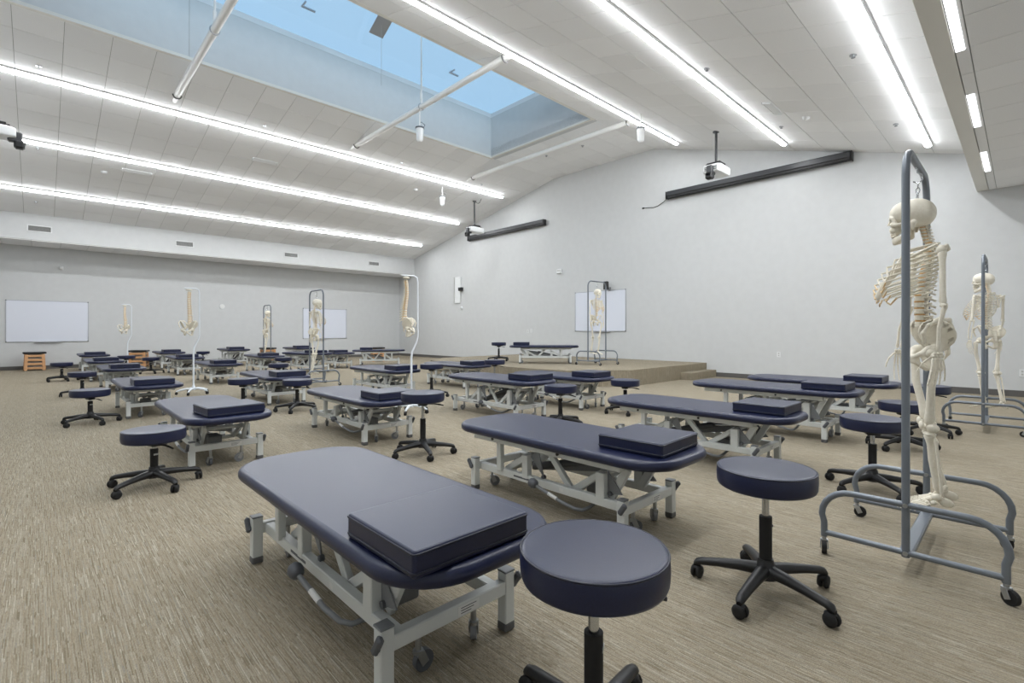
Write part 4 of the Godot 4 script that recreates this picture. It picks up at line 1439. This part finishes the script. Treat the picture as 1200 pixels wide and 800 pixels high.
# ---------------------------------------------------------------- things on walls
func whiteboard(label: String, p: Vector3, turn: float, w: float, h: float, tray_at: float) -> void:
	var t := thing("whiteboard", label, "whiteboard", p, turn, "wall whiteboards")
	part("surface", rb(Vector3(w - 0.02, h - 0.02, 0.014), 0.002), "board", t, at(Vector3(0, 0, 0.010)))
	for s in [-1.0, 1.0]:
		part("frame_side", rb(Vector3(0.022, h, 0.024), 0.004), "aluminium", t, at(Vector3(s * (w / 2 - 0.011), 0, 0.013)))
		part("frame_edge", rb(Vector3(w - 0.046, 0.022, 0.024), 0.004), "aluminium", t, at(Vector3(0, s * (h / 2 - 0.011), 0.013)))
		for q in [-1.0, 1.0]:
			part("corner", rb(Vector3(0.035, 0.035, 0.028), 0.008), "mid_grey", t, at(Vector3(s * (w / 2 - 0.016), q * (h / 2 - 0.016), 0.015)))
	part("pen_tray", rb(Vector3(0.62, 0.016, 0.075), 0.004), "aluminium", t, at(Vector3(tray_at, -h / 2 - 0.006, 0.042)))


func screen(label: String, z0: float, z1: float) -> void:
	var l := z1 - z0
	var t := thing("projection_screen", label, "projection screen", Vector3(XG - 0.09, 4.73, (z0 + z1) / 2), 0.0, "roll-up projection screen cases")
	part("case", rb(Vector3(0.15, 0.14, l), 0.02), "screen_case", t, at(Vector3(0, 0.135, 0)))
	part("lower_lip", rb(Vector3(0.11, 0.055, l - 0.03), 0.01), "screen_lip", t, at(Vector3(0.0, 0.045, 0)))
	part("pull_bar", rb(Vector3(0.03, 0.025, l - 0.15), 0.006), "black", t, at(Vector3(-0.02, 0.012, 0)))
	for s in [-1.0, 1.0]:
		part("end_cap", rb(Vector3(0.16, 0.2, 0.025), 0.008), "black", t, at(Vector3(0.0, 0.105, s * (l / 2 + 0.008))))
		part("wall_bracket", rb(Vector3(0.03, 0.12, 0.05), 0.004), "black", t, at(Vector3(0.073, 0.12, s * (l / 2 - 0.3))))


func projector(label: String, p: Vector3, turn: float, top: float, cord: bool) -> void:
	# hangs from its pole; the lens end faces +x
	var t := thing("projector", label, "projector", p, turn, "ceiling projectors")
	part("pole", cy(0.028, snappedf(top - 0.42, 0.001), 14), "screen_case", t, at(Vector3(0, (top + 0.42) / 2, 0)))
	part("ceiling_plate", cy(0.07, 0.02, 16), "screen_case", t, at(Vector3(0, top - 0.01, 0)))
	part("mount", rb(Vector3(0.30, 0.035, 0.30), 0.008), "black", t, at(Vector3(0.0, 0.415, 0)))
	for s in [-1, 1]:
		part("mount_arm", rb(Vector3(0.40, 0.025, 0.035), 0.005), "black", t, at(Vector3(0, 0.385, s * 0.13)))
	var g := Geo.new()
	var rings := []
	for q in [[-0.30, 0.17, 0.075], [-0.28, 0.19, 0.09], [0.16, 0.20, 0.095], [0.26, 0.17, 0.085], [0.28, 0.15, 0.07]]:
		var ring := PackedVector3Array()
		for c in rrect(q[1] * 2, q[2] * 2, 0.03, 0, 3):
			ring.append(Vector3(q[0], 0.27 + c.z, c.x))
		rings.append(ring)
	g.loft(rings)
	var body := part("body", g.done(), "white_plastic", t)
	for s in [-1, 1]:
		for k in 3:
			part("vent_slot", rb(Vector3(0.004, 0.018, 0.10), 0.001), "vent_dark", body, Transform3D(Basis(Vector3.UP, 0.0), Vector3(0.281, 0.235 + 0.03 * k, s * 0.085)))
	part("side_grille", rb(Vector3(0.14, 0.09, 0.004), 0.001), "vent_dark", body, at(Vector3(-0.05, 0.27, 0.198)))
	part("rating_label", rb(Vector3(0.05, 0.03, 0.003), 0.001), "yellow_label", body, at(Vector3(-0.2, 0.25, 0.1965)))
	part("lens_housing", rb(Vector3(0.20, 0.19, 0.13), 0.02), "screen_case", t, at(Vector3(0.26, 0.22, 0)))
	part("lens_hood", rb(Vector3(0.15, 0.15, 0.16), 0.03), "black", t, at(Vector3(0.32, 0.09, 0.0)))
	part("lens", cy(0.045, 0.03, 18), "lens_glass", t, Transform3D(Basis(Vector3.BACK, 1.2), Vector3(0.385, 0.10, 0)))
	if cord:
		part("cable", tb([Vector3(-0.02, top - 0.03, 0), Vector3(-0.06, top - 0.10, -0.12), Vector3(-0.05, top - 0.09, -0.22), Vector3(-0.03, top + 0.02, -0.34)], 0.008, 6), "black", t)


func plate(called: String, label: String, category: String, p: Vector3, s: Vector3, m: String) -> Node3D:
	var t := thing(called, label, category, p)
	part("cover", rb(s, 0.004), m, t)
	return t


func walls_things() -> void:
	whiteboard("large whiteboard on the far left wall", Vector3(0.19, 1.455, ZL), 0.0, 1.86, 1.26, -0.02)
	whiteboard("whiteboard behind the middle skeleton on the left wall", Vector3(8.80, 1.475, ZL), 0.0, 1.9, 1.28, -0.3)
	whiteboard("whiteboard on the back wall behind the stage skeleton", Vector3(XG, 1.77, -9.03), -PI / 2, 1.9, 1.25, 0.1)
	screen("long black screen case high on the right part of the back wall", -6.72, -2.51)
	screen("black screen case on the left part of the back wall", -15.3, -11.24)
	var wire := thing("screen_cable", "thin cable curling from the left end of the right screen case", "cable", Vector3(XG - 0.01, 4.78, -6.74))
	part("lead", tb([Vector3(-0.05, 0.0, 0), Vector3(-0.03, -0.08, -0.12), Vector3(-0.01, -0.15, -0.3), Vector3(0, -0.17, -0.45), Vector3(0, -0.15, -0.6), Vector3(0, -0.13, -0.75)], 0.009, 6), "black", wire)
	part("plug", rb(Vector3(0.03, 0.04, 0.06), 0.004), "black", wire, at(Vector3(0, -0.13, -0.77)))
	projector("projector on a black pole before the right screen case", Vector3(10.77, 4.42, -4.71), PI, 5.56 - 4.42, false)
	projector("projector on a black pole at the end of the left screen case", Vector3(11.0, 4.42, -13.36), PI, 5.72 - 4.42, true)
	projector("projector cut by the left edge of the photo", Vector3(-0.60, 4.55, -13.05), 0.0, ceil_h(-13.05) - 4.55, false)
	# the slim panel box with a bracket, and small plates
	var t := thing("wall_cabinet", "slim white wall panel with black bracket beside it", "wall panel", Vector3(XG, 2.84, -16.1))
	part("panel", rb(Vector3(0.05, 1.06, 0.36), 0.006), "white_plastic", t, at(Vector3(-0.025, 0, 0)))
	part("edge_strip", rb(Vector3(0.08, 1.06, 0.04), 0.004), "vent_paint", t, at(Vector3(-0.04, 0, -0.2)))
	part("bracket", rb(Vector3(0.12, 0.14, 0.20), 0.01), "black", t, at(Vector3(-0.07, 0.02, 0.24)))
	t = thing("thermostat", "small round white sensor below the wall panel", "sensor", Vector3(XG, 2.09, -15.88))
	part("cover", cy(0.07, 0.04, 18), "white_plastic", t, Transform3D(Basis(Vector3.BACK, PI / 2), Vector3(-0.02, 0, 0)))
	part("knob", cy(0.02, 0.03, 12), "vent_paint", t, Transform3D(Basis(Vector3.BACK, PI / 2), Vector3(-0.05, 0, 0)))
	t = thing("wall_speaker", "small white box high on the back wall left of centre", "speaker", Vector3(XG, 3.13, -10.63))
	part("case", rb(Vector3(0.06, 0.14, 0.2), 0.012), "white_plastic", t, at(Vector3(-0.03, 0, 0)))
	part("grille", rb(Vector3(0.006, 0.05, 0.14), 0.002), "vent_paint", t, at(Vector3(-0.061, 0.02, 0)))
	t = thing("wall_camera", "black camera on a bracket above the stage whiteboard", "camera", Vector3(XG, 2.52, -8.66))
	part("bracket", rb(Vector3(0.2, 0.03, 0.04), 0.004), "mid_grey", t, at(Vector3(-0.1, -0.12, 0)))
	part("wall_plate", rb(Vector3(0.02, 0.12, 0.1), 0.004), "mid_grey", t, at(Vector3(-0.01, -0.1, 0)))
	part("body", rb(Vector3(0.10, 0.24, 0.14), 0.012), "black", t, at(Vector3(-0.19, 0.0, 0)))
	var n := 0
	for p in [Vector3(XG - 0.006, 1.15, -12.1), Vector3(XG - 0.006, 0.61, -3.95), Vector3(XG - 0.006, 0.42, -0.02)]:
		t = thing("wall_outlet", ["white twin wall plate left of the stage table", "white outlet on the back wall above the fifth table", "white outlet at the right edge behind the second skeleton"][n], "outlet", p, 0.0, "wall outlets")
		for k in (2 if n == 0 else 1):
			var c := part("cover", rb(Vector3(0.012, 0.125, 0.08), 0.003), "white_plastic", t, at(Vector3(0, 0.02 * k, 0.16 * k)))
			for s in [-1, 1]:
				part("socket", rb(Vector3(0.004, 0.03, 0.028), 0.001), "vent_paint", c, at(Vector3(-0.007, s * 0.025, 0)))
		n += 1
	t = thing("wall_sensor", "tiny white motion sensor on the left wall above the whiteboard", "sensor", Vector3(0.48, 3.11, ZL))
	part("case", rb(Vector3(0.09, 0.12, 0.06), 0.015), "white_plastic", t, at(Vector3(0, 0, 0.03)))
	part("lens", rb(Vector3(0.06, 0.05, 0.01), 0.004), "label_white", t, at(Vector3(0, -0.02, 0.06)))
	t = thing("wall_sensor", "small round white plate alone on the left wall", "sensor", Vector3(4.89, 2.07, ZL))
	part("cover", cy(0.09, 0.03, 20), "white_plastic", t, Transform3D(Basis(Vector3.RIGHT, PI / 2), Vector3(0, 0, 0.015)))
	part("rim", cy(0.06, 0.01, 20), "label_white", t, Transform3D(Basis(Vector3.RIGHT, PI / 2), Vector3(0, 0, 0.034)))
	# air grilles in the far beam
	var names := ["leftmost air grille in the left beam", "second air grille from the left in the left beam", "third air grille from the left in the left beam", "rightmost air grille in the left beam, near the corner"]
	for k in 4:
		var v := thing("air_grille", names[k], "vent", Vector3([-0.01, 3.48, 6.92, 10.37][k], 4.06, ZBL), 0.0, "air grilles in the left beam")
		part("recess", rb(Vector3(0.46, 0.14, 0.01), 0.002), "vent_dark", v, at(Vector3(0, 0, 0.004)))
		for s in [-1.0, 1.0]:
			part("frame_edge", rb(Vector3(0.52, 0.025, 0.022), 0.003), "white_plastic", v, at(Vector3(0, s * 0.082, 0.010)))
			part("frame_side", rb(Vector3(0.025, 0.14, 0.022), 0.003), "white_plastic", v, at(Vector3(s * 0.247, 0, 0.010)))
		for i in 9:
			part("slat", rb(Vector3(0.46, 0.003, 0.014), 0.001), "vent_paint", v, Transform3D(Basis(Vector3.RIGHT, 0.5), Vector3(0, -0.06 + 0.015 * i, 0.012)))


func ceiling_things() -> void:
	# three sprinkler mains crossing below the skylight
	var k := 0
	for x in [2.03, 5.95, 9.86]:
		var t := thing("ceiling_pipe", ["white pipe crossing the skylight nearest the camera", "white pipe crossing the middle of the skylight", "white pipe crossing the ceiling just beyond the skylight"][k], "pipe", Vector3(x, 6.0, 0), 0.0, "white pipes across the ceiling")
		rod("tube", Vector3(0, 0, -12.45), Vector3(0, 0, -6.05), 0.062, "pipe_paint", t, 20)
		for z in [-12.05, -6.38]:
			part("escutcheon", cy(0.085, 0.012, 20), "vent_dark", t, Transform3D(Basis(Vector3.RIGHT, PI / 2 + (0.0)), Vector3(0, 0, z)))
		if k < 2:
			rod("support_rod", Vector3(0, 0, -9.03), Vector3(0, 2.24, -9.03), 0.018, "pipe_paint", t, 10)
			var g := Geo.new()
			var path := []
			for i in 25:
				path.append(Vector3(0.068 * cos(TAU * i / 24), 0.068 * sin(TAU * i / 24), -9.03))
			g.tube(path, 0.014, 8, 1.0, false)
			part("clamp", g.done(), "zinc", t)
			part("turnbuckle", cy(0.028, 0.2, 12), "pipe_paint", t, at(Vector3(0, 0.2, -9.03)))
		k += 1
	k = 0
	for p in [Vector3(5.95, 5.94, -9.09), Vector3(9.36, ceil_h(-13.0), -13.0), Vector3(9.36, ceil_h(-5.73), -5.73)]:
		var len: float = [0.38, 0.32, 0.32][k]
		var t := thing("pendant_sensor", ["white pendant sensor hanging from the middle pipe under the skylight", "white pendant sensor hanging over the left ceiling slope", "white pendant sensor hanging by the light right of the skylight"][k], "sensor", p, 0.0, "white pendant sensors")
		rod("stem", Vector3(0, 0.0, 0), Vector3(0, -len, 0), 0.014, "pipe_paint", t)
		part("collar", cy(0.095, 0.03, 18), "dark_grey", t, at(Vector3(0, -len, 0)))
		var g := Geo.new()
		g.lathe([Vector2(0.02, -0.30), Vector2(0.05, -0.29), Vector2(0.07, -0.25), Vector2(0.08, -0.1), Vector2(0.085, -0.01), Vector2(0.05, 0.0)], 20)
		part("body", g.done(), "white_plastic", t, at(Vector3(0, -len + 0.0, 0)))
		part("cable", tb([Vector3(0.05, -len, 0.06), Vector3(0.1, -len + 0.08, 0.05), Vector3(0.03, -len + 0.14, 0.01), Vector3(0, -len + 0.1, 0)], 0.007, 6), "dark_grey", t)
		k += 1
	# sprinkler heads, each by its place
	var heads := [[-0.02, -12.34, "sprinkler head above the left end of the first left light"], [3.78, -12.29, "sprinkler head right of the nearest pipe's left end"], [7.43, -12.27, "sprinkler head above the first left light, right of the middle pipe"], [10.42, -12.3, "sprinkler head near the far end of the first left light"],
		[-0.04, -15.43, "sprinkler head under the second left light beside the left projector"], [-0.08, -18.48, "sprinkler head below the third left light at far left"], [7.38, -3.37, "sprinkler head right of the middle right light, upper one"], [10.47, -3.29, "sprinkler head right of the middle right light, lower one"],
		[7.44, -1.5, "sprinkler head left of the rightmost long light, upper one"], [10.44, -1.5, "sprinkler head left of the rightmost long light, lower one"], [10.6, -9.6, "sprinkler head on the level ceiling beyond the skylight, left one"], [10.75, -8.4, "sprinkler head on the level ceiling beyond the skylight, right one"]]
	for h in heads:
		var z: float = h[1]
		var t := thing("sprinkler_head", h[2], "sprinkler", Vector3(h[0], ceil_h(z), z), 0.0, "ceiling sprinkler heads")
		part("rosette", cy(0.042, 0.012, 14), "zinc", t, at(Vector3(0, -0.004, 0)))
		rod("nozzle", Vector3(0, 0, 0), Vector3(0, -0.035, 0), 0.010, "zinc", t, 8)
		part("deflector", cy(0.024, 0.004, 12), "mid_grey", t, at(Vector3(0, -0.036, 0)))
	for d in [[1.79, -15.72, "white slot diffuser in the left slope between the second and third lights"], [4.27, -13.84, "white slot diffuser in the left slope between the first and second lights"], [9.34, -3.08, "white slot diffuser in the right slope beside the middle right light"]]:
		var z: float = d[1]
		var t := thing("slot_diffuser", d[2], "vent", Vector3(d[0], ceil_h(z), z), 0.0, "ceiling slot diffusers")
		t.rotation.x = -atan2(HR - HEL, ZR0 - ZBL) if z < ZR0 else atan2(HR - HEN, ZBN - ZR1)
		part("blade", rb(Vector3(0.60, 0.012, 0.12), 0.003), "white_plastic", t, Transform3D(Basis(Vector3.RIGHT, -0.2), Vector3(0, -0.02, 0.02)))
		part("slot", rb(Vector3(0.60, 0.008, 0.05), 0.002), "vent_dark", t, at(Vector3(0, -0.003, -0.06)))
		for s in [-1.0, 1.0]:
			part("end_bracket", rb(Vector3(0.02, 0.04, 0.14), 0.003), "white_plastic", t, at(Vector3(s * 0.30, -0.016, 0.0)))
	for d in [[9.93, -2.71, "white smoke detector on the right ceiling slope"], [1.16, -16.04, "white smoke detector on the left slope under the second light"], [8.69, -13.52, "white smoke detector on the left slope near the far end"]]:
		var z: float = d[1]
		var t := thing("smoke_detector", d[2], "smoke detector", Vector3(d[0], ceil_h(z), z), 0.0, "ceiling smoke detectors")
		t.rotation.x = -atan2(HR - HEL, ZR0 - ZBL) if z < ZR0 else atan2(HR - HEN, ZBN - ZR1)
		var g := Geo.new()
		g.lathe([Vector2(0.03, -0.05), Vector2(0.05, -0.046), Vector2(0.065, -0.02), Vector2(0.07, 0.0)], 20)
		part("cover", g.done(), "white_plastic", t)
		part("sensing_cap", cy(0.028, 0.012, 14), "label_white", t, at(Vector3(0, -0.053, 0)))


# ---------------------------------------------------------------- wooden section boxes
func boxes() -> void:
	var k := 0
	for a in [[Vector3(-0.12, 0, -20.2), 0.05], [Vector3(2.3, 0, -19.8), -0.35], [Vector3(6.15, 0, -19.6), 0.0], [Vector3(9.35, 0, -17.2), -0.3]]:
		var t := thing("vaulting_box", ["wooden sectional box under the left whiteboard", "wooden sectional box among the far tables right of the first spine", "wooden sectional box behind the farthest skeleton rack", "wooden sectional box behind the crosswise table in the far corner"][k], "vaulting box", a[0], a[1], "wooden sectional boxes")
		k += 1
		for i in 4:
			var y := 0.075 + 0.118 * i
			var w := 0.46 - 0.010 * i
			var sec := Node3D.new()
			sec.name = "section"
			t.add_child(sec, true)
			sec.position = Vector3(0, y, 0)
			for s in [-1.0, 1.0]:
				part("board", rb(Vector3(w, 0.062, 0.022), 0.003), "beech", sec, at(Vector3(0, 0, s * 0.19)))
				part("end_board", rb(Vector3(0.022, 0.062, 0.36), 0.003), "beech", sec, at(Vector3(s * (w / 2 - 0.012), 0, 0)))
				for q in [-1.0, 1.0]:
					part("corner_block", rb(Vector3(0.07, 0.118, 0.05), 0.004), "beech", sec, at(Vector3(s * (w / 2 - 0.035), -0.012 if i > 0 else -0.014, q * 0.185)))
		part("core", rb(Vector3(0.38, 0.44, 0.30), 0.004), "box_slot", t, at(Vector3(0, 0.26, 0)))
		part("top_pad", slab_mesh(0.50, 0.44, 0.05, 0.03, 0.02, 4), "black", t, at(Vector3(0, 0.49, 0)))
